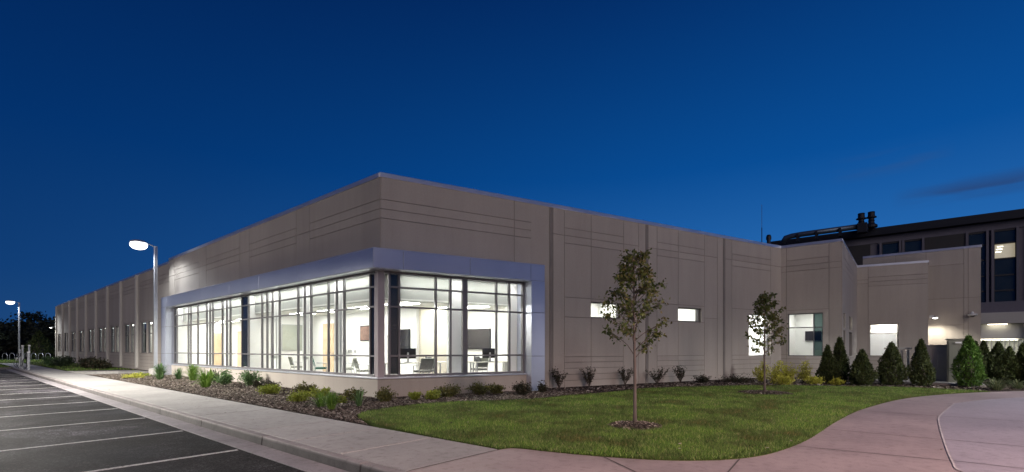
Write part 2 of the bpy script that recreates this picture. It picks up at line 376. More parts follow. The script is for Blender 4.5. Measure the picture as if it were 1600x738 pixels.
# plaza and drive
def bez(pts, n=6):      # Catmull-Rom
    o = []; P = [Vector(p) for p in pts]
    for i in range(len(P) - 1):
        p0 = P[max(i - 1, 0)]; p1 = P[i]; p2 = P[i + 1]; p3 = P[min(i + 2, len(P) - 1)]
        for t in [j / n for j in range(n)]:
            o.append(.5 * ((2 * p1) + (p2 - p0) * t + (2 * p0 - 5 * p1 + 4 * p2 - p3) * t * t + (3 * p1 - p0 - 3 * p2 + p3) * t ** 3))
    return o + [P[-1]]
edge = bez([(5.36, 4.78), (5.58, 4.66), (5.72, 4.05), (5.93, 3.36), (6.2, 2.75), (6.50, 2.32), (6.96, 1.92), (7.69, 1.62), (9.06, 1.42), (10.75, 1.35), (12.41, 1.28), (15.02, 1.05), (18.95, .3), (22.2, -1.0), (25.14, -2.89), (28.6, -5.6), (33, -10)])
line = bez([(5.2, -3.4), (6.0, -2.2), (7.0, -1.0), (7.99, -.42), (8.7, -.34), (10.7, -.31), (13.06, -.31), (14.46, -.36), (17.46, -.68), (18.3, -.85), (20.6, -1.85), (23.5, -3.8), (27, -7), (31, -11.5)])
pz = MB(); poly = [(p.x, p.y) for p in edge]
pz.prism([(3.67, 4.79)] + poly + [(33, -40), (3.67, -40)], -.25, .0); struct('plaza', pz, M['plaza'])
dr = MB(); dr.prism([(p.x, p.y) for p in line] + [(31, -39), (5.2, -39)], .0, .0045); struct('driveway', dr, M['drive'])
lj = MB()
for a0, b0 in zip(line[:-1], line[1:]):
    t = (b0 - a0).normalized(); n_ = Vector((-t.y, t.x)) * .012
    lj.add([(a0 + n_).to_3d() + Vector((0, 0, .009)), (a0 - n_).to_3d() + Vector((0, 0, .009)), (b0 - n_).to_3d() + Vector((0, 0, .009)), (b0 + n_).to_3d() + Vector((0, 0, .009))], [(0, 1, 2, 3)])
struct('driveway_edge', lj, M['lightjoint'])
gj = MB()
def gline(a0, b0, z=.005, w=.010):
    a0 = Vector(a0); b0 = Vector(b0); t = (b0 - a0).normalized(); n_ = Vector((-t.y, t.x)) * w
    gj.add([(q.x, q.y, z) for q in (a0 + n_, a0 - n_, b0 - n_, b0 + n_)], [(0, 1, 2, 3)])
gline((3.68, 4.79), (5.36, 4.79)); gline((5.93, 3.36), (4.6, 1.4)); gline((3.68, 1.5), (7.02, 1.87)); gline((10.7, 1.34), (10.7, -.30)); gline((10.7, -.33), (10.7, -12), .0095)
gline((8.5, 1.5), (8.72, -.33)); gline((8.72, -.35), (8.9, -12), .0095); gline((14.4, 1.1), (14.4, -.33)); gline((14.4, -.38), (14.4, -14), .0095); gline((18.2, .45), (17.8, -.7)); gline((21.6, -.75), (20.8, -1.9))
struct('plaza_joints', gj, M['groove'])

# lawn polygon (front)
back = [(5.74, 9.19), (6.3, 9.95), (7.06, 10.17), (7.9, 10.23), (9.06, 10.02), (10.47, 9.12), (11.62, 8.6), (13.0, 8.55), (14.6, 8.1), (17.25, 7.8), (19.8, 6.35), (21.6, 4.9), (22.9, 3.2), (23.8, 1.4), (24.2, .2), (24.1, -1.2), (23.6, -1.9)]
backc = bez(back, 4)
front = [p for p in edge if p.x < 23.6 and not (p.x > 22.9)]
lawn_poly = [(p.x, p.y) for p in front] + [(23.2, -1.45)] + [(p.x, p.y) for p in backc[::-1]] + [(5.50, 8.0), (5.37, 6.2)]
from mathutils.geometry import tessellate_polygon
def inpoly(x, y, poly):
    x = np.asarray(x); y = np.asarray(y); ins = np.zeros(x.shape, bool); n = len(poly); j = n - 1
    for i in range(n):
        xi, yi = poly[i]; xj, yj = poly[j]
        c = ((yi > y) != (yj > y)) & (x < (xj - xi) * (y - yi) / (yj - yi + 1e-12) + xi); ins ^= c; j = i
    return ins
lw = MB(); lw.prism([(x, y) for x, y in lawn_poly][::-1], -.2, .012); struct('lawn', lw, M['lawn'])
# mulch beds
mulch_polys = [
    [(5.37, 8.2), (5.37, 37.5), (9.4, 37.5), (9.4, 13.0), (16, 12), (31, 6.5), (41, 3.5), (41.5, -.4), (41.4, -3.5), (33, -9.6), (28.6, -5.4), (25.3, -2.85), (23.2, -1.45), (24.6, 1.4), (22, 5.5), (17.3, 8.2), (11.6, 8.9), (7.9, 10.6), (5.8, 9.6)],
    [(6.6, 44.0), (9.3, 43.2), (9.4, 60), (7.9, 60), (6.0, 57.0), (5.6, 54)]]
mu = MB()
mu.prism(mulch_polys[0], -.2, .004); mu.prism(mulch_polys[1], -.2, .008); struct('mulch_bed', mu, M['mulch'])
lw2 = MB(); lw2.prism([(5.38, 45.4), (8.9, 43.2), (9.4, 43.2), (9.4, 100), (30, 100), (30, 110), (-45, 110), (-45, YE + .62), (3.65, YE + .62), (3.65, 75), (5.38, 75)], -.2, .002); struct('far_lawn', lw2, M['lawn'])

def tris(name, base, n, hmin, hmax, w, m, lean=.45, kind=None, parent=None):
    """many single grass blades: base = (n,3) foot points"""
    n = len(base); h = rng.uniform(hmin, hmax, n); ang = rng.uniform(0, 2 * np.pi, n); la = rng.uniform(0, 2 * np.pi, n); l = rng.uniform(0, lean, n) * h
    dx = np.cos(ang) * w / 2; dy = np.sin(ang) * w / 2
    V = np.empty((n, 3, 3)); V[:, 0] = base + np.stack([dx, dy, 0 * dx], 1); V[:, 1] = base - np.stack([dx, dy, 0 * dx], 1)
    V[:, 2] = base + np.stack([np.cos(la) * l, np.sin(la) * l, h], 1)
    return np_mesh(name, V.reshape(-1, 3), np.arange(3 * n).reshape(-1, 3), m, parent, 3)
def scatter(poly, n, near=(0, 0), pw=1.3):
    P = np.array(poly); x0, y0 = P.min(0); x1, y1 = P.max(0); X = []; tot = 0
    while tot < n:
        x = rng.uniform(x0, x1, n); y = rng.uniform(y0, y1, n); k = inpoly(x, y, poly)
        d = np.hypot(x - near[0], y - near[1]); k &= rng.uniform(0, 1, n) < np.clip((8.0 / np.maximum(d, 1)) ** pw, 0, 1)
        X.append(np.stack([x[k], y[k]], 1)); tot += k.sum()
    return np.concatenate(X)[:n]
pts = scatter(lawn_poly, 210000, pw=1.35)
rings = [((8.63, 4.20), .50), ((17.99, 4.00), .85)]
for (cx, cy), r in rings:
    d = np.hypot(pts[:, 0] - cx, pts[:, 1] - cy); pts = pts[d > r * (.92 + .12 * np.sin(7 * np.arctan2(pts[:, 1] - cy, pts[:, 0] - cx)))]
pts += rng.normal(0, .018, pts.shape); dn = np.hypot(pts[:, 0], pts[:, 1])
gb = np.c_[pts, np.full(len(pts), .008)]
near = dn < 13
o = tris('grass', gb[near], 0, .020, .072, .008, M['grass'], .9); tag(o, 'short mown grass of the front lawn beside the pink paving', 'grass', kind='stuff')
o = tris('grass', gb[~near], 0, .03, .07, .013, M['grass'], .8); tag(o, 'short grass in the farther half of the lawn towards the evergreens', 'grass', kind='stuff')
pts = scatter([(5.4, 45.6), (8.9, 43.4), (8.6, 60), (8.9, 99), (-12, 99), (-12, 58), (3.6, 58), (5.4, 62)], 14000, near=(0, 40), pw=.8)
pts = pts[~((pts[:, 0] > 3.5) & (pts[:, 0] < 5.5) & (pts[:, 1] < 75))]
o = tris('grass', np.c_[pts, np.full(len(pts), .0)], 0, .05, .14, .05, M['grass'], .6); tag(o, 'grass strip beyond the far end of the sidewalk', 'grass', kind='stuff')

# wood chips
def chips(poly, n, smin, smax, name, label, z=.01, pw=1.0, near=(0, 0)):
    p = scatter(poly, n, pw=pw, near=near); n = len(p); L = rng.uniform(smin, smax, n); w = L * rng.uniform(.3, .7, n); a = rng.uniform(0, 6.283, n)
    ux = np.stack([np.cos(a), np.sin(a), rng.uniform(-.5, .5, n)], 1) * L[:, None] / 2; uy = np.stack([-np.sin(a), np.cos(a), rng.uniform(-.5, .5, n)], 1) * w[:, None] / 2
    c = np.c_[p, z + rng.uniform(0, .025, n)]
    V = np.stack([c - ux - uy, c + ux - uy, c + ux + uy, c - ux + uy], 1).reshape(-1, 3)
    o = np_mesh(name, V, np.arange(4 * n).reshape(-1, 4), M['chips']); tag(o, label, 'mulch', kind='stuff'); return o
chips([(5.38, 8.3), (5.38, 37), (8.5, 37), (8.5, 12.6), (12.5, 11.2), (14.2, 10.6), (14, 8.6), (11.6, 8.8), (9.1, 10.3), (7.9, 10.5), (6.9, 10.4), (5.9, 9.6)], 70000, .02, .06, 'wood_chips', 'brown wood chips in the bed under the long windows', pw=.9)
chips([(14, 8.7), (14.2, 10.6), (29.2, 5.4), (29.2, 2.8), (39, 2.5), (40, -3), (33, -8), (28.6, -5.2), (25.5, -2.7), (23.7, -1.4), (24.3, .2), (22, 5), (17.3, 8.0)], 16000, .05, .11, 'wood_chips', 'dark wood chips along the foot of the right-hand wall', pw=.6)
p_ = np.concatenate([scatter(lawn_poly, 110, pw=.8), scatter([(5.4, 4.4), (7, 1.5), (14, .9), (20, -.2), (12, -4), (4, 1.5)], 12, pw=.5), scatter([(3.7, 5), (5.3, 5), (5.3, 24), (3.7, 24)], 26, pw=.4)])
n = len(p_); a_ = rng.uniform(0, 6.283, n); L = rng.uniform(.018, .038, n)[:, None]
ux = np.stack([np.cos(a_), np.sin(a_), rng.uniform(-.3, .3, n)], 1) * L; uy = np.stack([-np.sin(a_), np.cos(a_), rng.uniform(-.3, .3, n)], 1) * L * .5; c = np.c_[p_, np.full(n, .02)]; c[:110, 2] = .055
o = np_mesh('fallen_leaves', np.stack([c - ux, c - uy, c + ux, c + uy], 1).reshape(-1, 3), np.arange(4 * n).reshape(-1, 4), M['chips']); tag(o, 'dry leaves scattered over the lawn and paving', 'leaves', kind='stuff')
# tree mulch rings (low mounds)
for (cx, cy), r, lab in (((8.63, 4.20), .50, 'dark mulch ring round the nearer young tree'), ((17.99, 4.00), .85, 'dark mulch ring round the farther young tree')):
    mb = MB(); seg = 40; vs = []; 
    for j, (f, h) in enumerate(((1.0, .0), (.85, .035), (.5, .06), (.12, .075))):
        for k in range(seg):
            t = 2 * math.pi * k / seg; rr = r * f * (1 + .10 * math.sin(7 * t + 1) * (1 if j < 2 else .3) + .04 * math.sin(13 * t)); vs.append((cx + rr * math.cos(t), cy + rr * math.sin(t), .012 + h))
    fs = [(j * seg + k, j * seg + (k + 1) % seg, (j + 1) * seg + (k + 1) % seg, (j + 1) * seg + k) for j in range(3) for k in range(seg)] + [tuple(range(3 * seg, 4 * seg))]
    mb.add(vs, fs); struct('mulch_ring', mb, M['mulch'], smooth=True)
    n = 1500; q = np.sqrt(rng.uniform(0, 1, n)) * r * 1.02; a_ = rng.uniform(0, 6.283, n); zz_ = .02 + .07 * np.clip(1 - q / r, 0, 1) ** .6
    c = np.stack([cx + q * np.cos(a_), cy + q * np.sin(a_), zz_], 1); L = rng.uniform(.02, .06, n); b_ = rng.uniform(0, 6.283, n)
    ux = np.stack([np.cos(b_), np.sin(b_), rng.uniform(-.7, .7, n)], 1) * L[:, None] / 2; uy = np.stack([-np.sin(b_), np.cos(b_), rng.uniform(-.7, .7, n)], 1) * L[:, None] / 4
    o = np_mesh('wood_chips', np.stack([c - ux - uy, c + ux - uy, c + ux + uy, c - ux + uy], 1).reshape(-1, 3), np.arange(4 * n).reshape(-1, 4), M['chips']); tag(o, lab, 'mulch', kind='stuff')

# ================================================================ the office building
B = empty('office_building', (9.0, 13.14, 0)); tag(B, 'long low beige precast office building with a wraparound corner window and metal canopy', 'building')
def part(mb, name, m, parent=B, **k):
    o = mb.build(name, m, None, **k); o.parent = parent
    pw = Vector((0, 0, 0)); q = parent
    while q: pw += Vector(q.location); q = q.parent
    o.location = -pw          # meshes are written in world coordinates; parents are unrotated
    return o
TOP = 7.12; G = .009
def skin(mb, fr, s0, s1, z0, z1, openings, vs, hz, th=.028):
    """panel faces with open joints: vs = joint positions along s; hz = function strip index -> joint heights"""
    vv = [s0] + [v for v in vs if s0 < v < s1] + [s1]
    for i in range(len(vv) - 1):
        a, b = vv[i] + (G if i else 0), vv[i + 1] - (G if i < len(vv) - 2 else 0)
        hh = [z0] + [h for h in hz((vv[i] + vv[i + 1]) / 2, vv[i + 1] - vv[i]) if z0 < h < z1] + [z1]
        for j in range(len(hh) - 1):
            c, d = hh[j] + (G if j else 0), hh[j + 1] - (G if j < len(hh) - 2 else 0)
            rects = [(a, b, c, d)]
            for (e0, e1, f0, f1) in openings:
                nr = []
                for (p0, p1, q0, q1) in rects:
                    if e1 <= p0 or e0 >= p1 or f1 <= q0 or f0 >= q1: nr.append((p0, p1, q0, q1)); continue
                    if e0 > p0: nr.append((p0, e0, q0, q1))
                    if e1 < p1: nr.append((e1, p1, q0, q1))
                    m0, m1 = max(p0, e0), min(p1, e1)
                    if f0 > q0: nr.append((m0, m1, q0, f0))
                    if f1 < q1: nr.append((m0, m1, f1, q1))
                rects = nr
            for r in rects: mb.fbox(fr, r[0], r[1], r[2], r[3], -.004, th)
def backing(mb, fr, s0, s1, z0, z1, openings, th=.30):
    ss = sorted({s0, s1, *[min(max(e, s0), s1) for o in openings for e in o[:2]]}); zs = sorted({z0, z1, *[min(max(e, z0), z1) for o in openings for e in o[2:]]})
    for i in range(len(ss) - 1):
        j = 0
        while j < len(zs) - 1:
            cm = ((ss[i] + ss[i + 1]) / 2, (zs[j] + zs[j + 1]) / 2)
            if any(o[0] < cm[0] < o[1] and o[2] < cm[1] < o[3] for o in openings): j += 1; continue
            k = j
            while k + 1 < len(zs) - 1 and not any(o[0] < cm[0] < o[1] and o[2] < (zs[k + 1] + zs[k + 2]) / 2 < o[3] for o in openings): k += 1
            mb.fbox(fr, ss[i], ss[i + 1], zs[j], zs[k + 1], -th, -.003); j = k + 1
def wall(fr, s0, s1, z0, z1, openings, vs, hz, name='wall', th=.30):
    b = MB(); backing(b, fr, s0, s1, z0, z1, openings, th); o = part(b, name, M['joint'])
    k = MB(); skin(k, fr, s0, s1, z0, z1, openings, vs, hz); part(k, 'wall_panels', M['precast'], bevel=.004)
low = [.26, .50, .74, .98, 1.20]
def hz_std(c, w): return low + [3.56, 5.70, 6.0, 6.30] if w > 1.6 else [6.0]
# left facade, main block above and beyond the bay
zb = 3.97
wall(FL, C0.y, 35.57, zb, TOP - .1, [], [17.73, 18.8, 23.37, 24.45, 28.95, 30.1, 34.5], lambda c, w: [5.70, 6.0, 6.30] if w > 1.6 else [6.0])
wall(FL, 34.12, 35.57, 0, zb - .03, [], [], lambda c, w: [.3, .56, .82, 1.08, 3.5])
# right facade
slot1 = (8.57, 10.18, 2.80, 3.45); slot2 = (13.71, 15.32, 2.80, 3.45); win3 = (18.99, 20.85, 1.14, 3.34)
vR = [4.93, 6.50, 6.68, 7.22, 8.57, 10.35, 11.21, 11.63, 11.80, 12.34, 13.71, 15.53, 16.48, 16.92, 17.08, 17.61, 20.88]
wall(FR, 0, 5.66, zb, TOP - .1, [], [4.93], lambda c, w: [5.70, 6.0, 6.30])
def hzR(c, w):
    if 7.22 < c < 8.57 or 8.57 < c < 10.35 or 12.34 < c < 13.71 or 13.71 < c < 15.53: return low + [2.78, 3.56, 5.70, 6.0, 6.30] if c < 15.6 else []
    if 17.61 < c < 20.88: return low + [3.56, 5.70, 6.0, 6.30]
    if 11.8 < c < 12.34 or 7.22 > c > 6.68 or 17.08 < c < 17.61: return [6.0]
    if 10.35 < c < 11.21 or 15.53 < c < 16.48 or c > 20.9: return [3.0, 6.0] if c < 20 else [6.0]
    return []
wall(FR, 5.66, 21.83, 0, TOP - .1, [slot1, slot2, win3], vR, hzR)
# deep reveals in the right facade: flat dark strips stand in for their depth
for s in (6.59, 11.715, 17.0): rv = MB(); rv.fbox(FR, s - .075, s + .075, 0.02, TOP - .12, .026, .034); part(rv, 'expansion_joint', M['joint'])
# wing
winA = (3.82, 5.44, 1.13, 3.42)
wall(FW, P2.y + .01, P1.y, 0, TOP - .1, [winA], [3.55, 5.5], lambda c, w: low + [3.60, 5.70, 6.0, 6.30] if w > 1.6 else low + [5.70, 6.0])
L2 = dW2.length
winB = (.62, 1.75, 2.62, 3.42); winC = (4.0, 6.2, 2.62, 3.42); winB2 = (.62, 1.75, 1.1, 2.5); winC2 = (4.0, 6.2, 1.1, 2.5)
wall(FW2, 0, L2, 0, TOP - .1, [winB, winC, winB2, winC2], [.3, 2.2, 2.6, 3.2, 7.0], lambda c, w: low + [5.70, 6.0, 6.30])
L3 = dW3.length
winD = (.70, 2.22, 1.03, 3.18)
wall(FW3, 0, L3, 0, TOP - .1, [winD], [.62], lambda c, w: low + [5.70, 6.0, 6.30] if w > 1 else [5.9, 6.15])
b = MB(); b.box(P4.x + .02, 41.48, P4.y - .0, P4.y + .3, 0, TOP - .1); part(b, 'wall', M['precast'])
wall(FW4, -2.92, 3.0, 0, 7.92, [], [-2.35, -2.15, -.35, 1.2], lambda c, w: [1.2, 3.05, 4.75, 6.9] if w > 1 else [4.75])
b = MB(); b.box(41.52, 54, -2.92, -2.62, 0, 7.9); part(b, 'wall', M['precast'])
# wing cap returns / corners
cp = MB()
def coping(fr, s0, s1, z=TOP, o=.05): cp.fbox(fr, s0, s1, z - .11, z + .035, -.34, o)
coping(FL, C0.y + .05, 35.6); coping(FR, -.04, 21.8); coping(FW, P2.y - .05, P1.y); coping(FW2, .0, L2); coping(FW3, 0, L3 + .02); coping(FW4, -2.95, 3.0, 7.95)
cp.box(P4.x + .02, 41.5, P4.y - .05, P4.y + .34, TOP - .11, TOP + .035); cp.box(41.5, 54, -2.97, -2.6, 7.84, 7.985)
# far left run, slightly set back, with projecting fins
FL2 = Fr((9.28, 0), (0, 1), (-1, 0)); fins = [39.44 + 5.03 * k for k in range(10)]
ops = []
for k in range(9):
    f = fins[k]; ops += [(f + 1.15, f + 2.35, 1.24, 3.46), (f + 2.72, f + 4.25, 1.24, 3.46)]
wall(FL2, 35.62, 84.9, 0, TOP - .1, ops, sorted([f + .45 for f in fins] + [f + 4.6 for f in fins[:9]]), lambda c, w: low[:5] + [3.56, 5.85, 6.12, 6.4] if w > 1.6 else [6.0], th=.14)
coping(FL2, 35.62, 84.9)
for f in fins: fn = MB(); fn.fbox(FL2, f - .15, f + .15, 0.12, TOP - .12, .03, .18); part(fn, 'fin', M['precast_light'], bevel=.01)
b = MB(); b.box(9.3, 60, 84.9, 85.2, 0, TOP - .1); part(b, 'wall', M['precast'])
part(cp, 'coping', M['coping'], bevel=.006)
rf = MB()
rf.prism([(9.35, 13.5), (29.9, 6.2), (29.9, 3.4), (39.9, 3.5), (41.6, 3.2), (42, -2.5), (54, -2.5), (60, 84), (9.7, 84), (9.7, 35.7), (9.35, 35.5)], 6.55, 6.7); part(rf, 'roof', M['alum_core'])

# ---- bay: base wall, sill, canopy, piers
def ring(oL, oR, iL, iR, y1, s1):
    cO = isect(oL, oR); cI = isect(iL, iR)
    eO = FR.P + D * s1 + NR * oR; eI = FR.P + D * s1 + NR * iR
    return [(9 - oL, y1), tuple(cO), tuple(eO), tuple(eI), tuple(cI), (9 - iL, y1)]
ps0, ps1 = 5.05, 5.62
bs = MB(); bs.prism(ring(.50, .70, .15, .25, 33.2, ps0), 0, .585); part(bs, 'base_wall', M['precast'], bevel=.006)
bt = MB(); bt.prism(ring(.54, .75, .1, .2, 33.2, ps0 - .01), .588, .64); part(bt, 'sill', M['coping'], bevel=.008)
cn = MB(); cn.prism(ring(.78, 1.01, -.0, .0, 34.05, ps1 - .005), 3.955, 4.49); part(cn, 'canopy', M['alum_core'])
cs = MB()
for prev, nxt in zip([12.95, 17.12, 20.43, 23.58, 27.24, 30.4, 33.0], [17.12, 20.43, 23.58, 27.24, 30.4, 33.0, 34.07]):
    a0 = prev if prev > 13 else isect(.78, 1.01).y
    cs.fbox(FL, a0 + (.008 if prev > 13 else .02), nxt - .008, 3.95, 4.5, .782, .80)
q0 = (isect(.80, 1.03) - C0).dot(D)
for prev, nxt in zip([q0, .42, 2.67, 5.03], [.42, 2.67, 5.03, 5.62]):
    cs.fbox(FR, prev + (.008 if prev > .3 else 0), nxt - .008, 3.95, 4.5, 1.012, 1.03)
cs.prism(ring(.81, 1.04, -.0, .0, 34.08, ps1 + .005), 4.493, 4.53)
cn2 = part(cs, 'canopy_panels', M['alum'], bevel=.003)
sf = MB(); sf.prism(ring(.77, 1.0, .30, .45, 33.2, ps0), 3.93, 3.953); part(sf, 'soffit', M['coping'])
# piers with panel joints
for fr_, a_, b_, o_ in ((FR, ps0, ps1, 1.03), (FL, 33.2, 34.07, .80)):
    pc = MB(); pc.fbox(fr_, a_ + .02, b_ - .02, .01, 3.94, .04, o_ - .02); pco = part(pc, 'pier', M['alum_core'])
    pr = MB()
    for z0, z1 in ((0.02, 1.25), (1.262, 2.80), (2.812, 3.94)): pr.fbox(fr_, a_, b_, z0, z1, .032, o_)
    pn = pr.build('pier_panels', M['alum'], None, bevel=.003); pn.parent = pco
# ---- curtain walls
z_lo, z_hi = .64, 3.93; tz = [1.29, 2.83, 3.45]
gc = isect(.35, .50)          # glass line corner
sg0 = (gc - C0).dot(D)
CWr = MB(); CWl = MB(); hw = .03
rm = [(.13, .03), (.44, .03), (1.665, .03), (2.18, .03), (2.705, .09), (3.92, .028), (4.44, .028), (5.01, .04)]
for s, w in rm: CWr.fbox(FR, s - w, s + w, z_lo + .05, z_hi - .05, .43, .56)
for z, w in ((z_lo + .035, .035), (z_hi - .035, .04)): CWr.fbox(FR, sg0 + .16, ps0, z - w, z + w, .425, .565)
for z in tz: CWr.fbox(FR, .10, ps0, z - .028, z + .028, .432, .555)
lm = [gc.y + .45, 14.72, 15.2, 15.75, 16.98, 17.47, 17.98, 19.55, 20.2, 20.7, 21.2, 22.6, 23.32, 24.7, 25.15, 25.7, 27.0, 27.4, 27.85, 29.2, 30.35, 30.75, 32.78, 33.17]
for y in lm: CWl.fbox(FL, y - .024, y + .024, z_lo + .05, z_hi - .05, .30, .385)
for z, w in ((z_lo + .035, .035), (z_hi - .035, .04)): CWl.fbox(FL, gc.y + .13, 33.2, z - w, z + w, .275, .415)
for z in tz: CWl.fbox(FL, gc.y + .2, 33.2, z - .026, z + .026, .302, .382)
cwr = part(CWr, 'curtain_wall', M['mullion'], bevel=.003); cwl = part(CWl, 'curtain_wall', M['mullion'], bevel=.003)
cpst = MB(); q1 = gc + D * .17 + NR * .02; q2 = gc + Vector((-.02, .17))
cc_ = isect(.40, .55)
cpst.prism([tuple(q2 + Vector((-.03, 0))), tuple(cc_), tuple(q1 + NR * .03), tuple(q1 - NR * .25), tuple(q2 + Vector((.25, 0)))], .64, 3.94); part(cpst, 'corner_post', M['post'], bevel=.006)
def panes(fr, spans, o, m, name, parent):
    mb = MB(); zz = [z_lo + .06] + tz + [z_hi - .06]
    for a, b in spans:
        for i in range(4):
            z0, z1 = zz[i] + .02, zz[i + 1] - .02; mb.quad(fr.p(a, o, z0), fr.p(b, o, z0), fr.p(b, o, z1), fr.p(a, o, z1))
    ob = mb.build(name, m, None, recalc=False); ob.parent = parent; ob.location = 0 * Vector(parent.location); return ob
lsp = list(zip(lm[:-1], lm[1:])); dark = [(22.6, 23.32), (32.78, 33.17)]
panes(FL, [s for s in lsp if s not in dark], .345, M['glass'], 'pane', cwl)
for sp_ in dark + [(gc.y + .15, gc.y + .45)]: panes(FL, [sp_], .345, M['spandrel'], 'spandrel_panel', cwl)
rsp = list(zip([.44, 1.665, 2.18, 2.705, 3.92, 4.44], [1.665, 2.18, 2.705, 3.92, 4.44, 5.01]))
panes(FR, rsp, .495, M['glass'], 'pane', cwr)
panes(FR, [(.13, .44)], .495, M['dark_glass'], 'spandrel_panel', cwr)

# ---- rooms behind the bay
FZ = .30; CZ = 3.10; XW = 11.6
iw = MB()
def wbox(x0, x1, y0, y1, z0=FZ, z1=CZ, mb=iw): mb.box(x0, x1, y0, y1, z0, z1)
wbox(XW, XW + .12, 14.62, 33.0)
wbox(14.0, 14.12, 11.0, 14.62)
wbox(8.80, XW, 22.90, 23.02, FZ, 3.9)
wbox(8.72, 12, 33.02, 33.14, FZ, 3.9)
part(iw, 'interior_wall', M['wallwhite'])
iw2 = MB(); wbox(XW + .121, 14.0, 14.50, 14.62, mb=iw2); iw2.fbox(FR, 5.07, 5.17, FZ, 3.9, -1.4, .40); part(iw2, 'interior_wall', M['tanpaint'])
fl = MB(); fl.prism([(8.7, 33.1), tuple(isect(.3, .4)), tuple(C0 + D * 5.1 + NR * .4), (14.1, 11.2), (14.1, 14.6), (XW + .1, 14.7), (XW + .1, 33.1)], FZ - .1, FZ); part(fl, 'floor', M['carpet'])
inn = isect(-.02, -.02)
ce = MB(); ce.prism([(9.02, 33.1), tuple(inn), tuple(C0 + D * 5.3 - NR * .02), (14.1, 11.2), (14.1, 14.6), (XW + .1, 14.7), (XW + .1, 33.1)], CZ, CZ + .06); part(ce, 'ceiling', M['ceiling'])
bh = MB(); bh.fbox(FL, inn.y + .1, 33.2, CZ - .004, 4.2, -.14, -.03); bh.fbox(FR, .1, 5.3, CZ - .004, 4.2, -.14, -.03); part(bh, 'bulkhead', M['greypaint'])
pcg = MB(); pcg.prism(ring(.34, .48, -.05, -.05, 33.2, ps0), 3.90, 3.925); part(pcg, 'perimeter_ceiling', M['greypaint'])
for a, b in ((15.40, 15.92), (17.77, 18.28), (20.45, 21.12), (23.08, 23.5), (25.92, 26.3), (28.3, 28.9), (31.7, 32.15)): cl_ = MB(); cl_.box(8.96, 9.12, a, b, FZ, 3.9); part(cl_, 'column', M['wallwhite'])
for a, b in ((2.43, 2.86), (4.76, 5.2)): cl_ = MB(); cl_.fbox(FR, a, b, FZ, 3.9, -.42, -.005); part(cl_, 'column', M['wallwhite'])
def troffer(x, y, w=.6, l=1.2, z=CZ - .012):
    mb = MB(); mb.box(x - w / 2, x + w / 2, y - l / 2, y + l / 2, z, z + .010); part(mb, 'ceiling_light', M['troffer'])
for x, y in ((10.4, 13.9), (10.4, 16.3), (10.4, 18.7), (10.4, 21.2), (12.9, 12.9), (12.6, 14.0), (10.4, 24.9), (10.4, 27.4), (10.4, 29.9), (10.4, 32.0)): troffer(x, y)
for fr_, q in ((FL, (13.6, 33.0, 3.885, 3.898, .21, .26)), (FR, (.6, 4.9, 3.885, 3.898, .36, .42))): pe = MB(); pe.fbox(fr_, *q); part(pe, 'ceiling_light', M['perim'])
# doors inside
def door(x, y0, y1, h, along='y'):
    mb = MB()
    if along == 'y': mb.box(x - .05, x - .004, y0, y1, FZ + .01, FZ + h)
    else: mb.box(y0, y1, x - .05, x - .004, FZ + .01, FZ + h)
    d = part(mb, 'door', M['wood'], bevel=.004); hb = MB()
    if along == 'y': hb.tube([(x - .05, y0 + .1, FZ + 1.02), (x - .10, y0 + .1, FZ + 1.02), (x - .10, y0 + .24, FZ + 1.02)], .012)
    else: hb.tube([(y0 + .1, x - .05, FZ + 1.02), (y0 + .1, x - .10, FZ + 1.02), (y0 + .24, x - .10, FZ + 1.02)], .012)
    h_ = hb.build('handle', M['steel'], None); h_.parent = d
door(XW, 20.55, 21.55, 2.40); door(33.02, 10.25, 11.1, 2.2, 'x'); door(XW, 30.9, 31.9, 2.3)

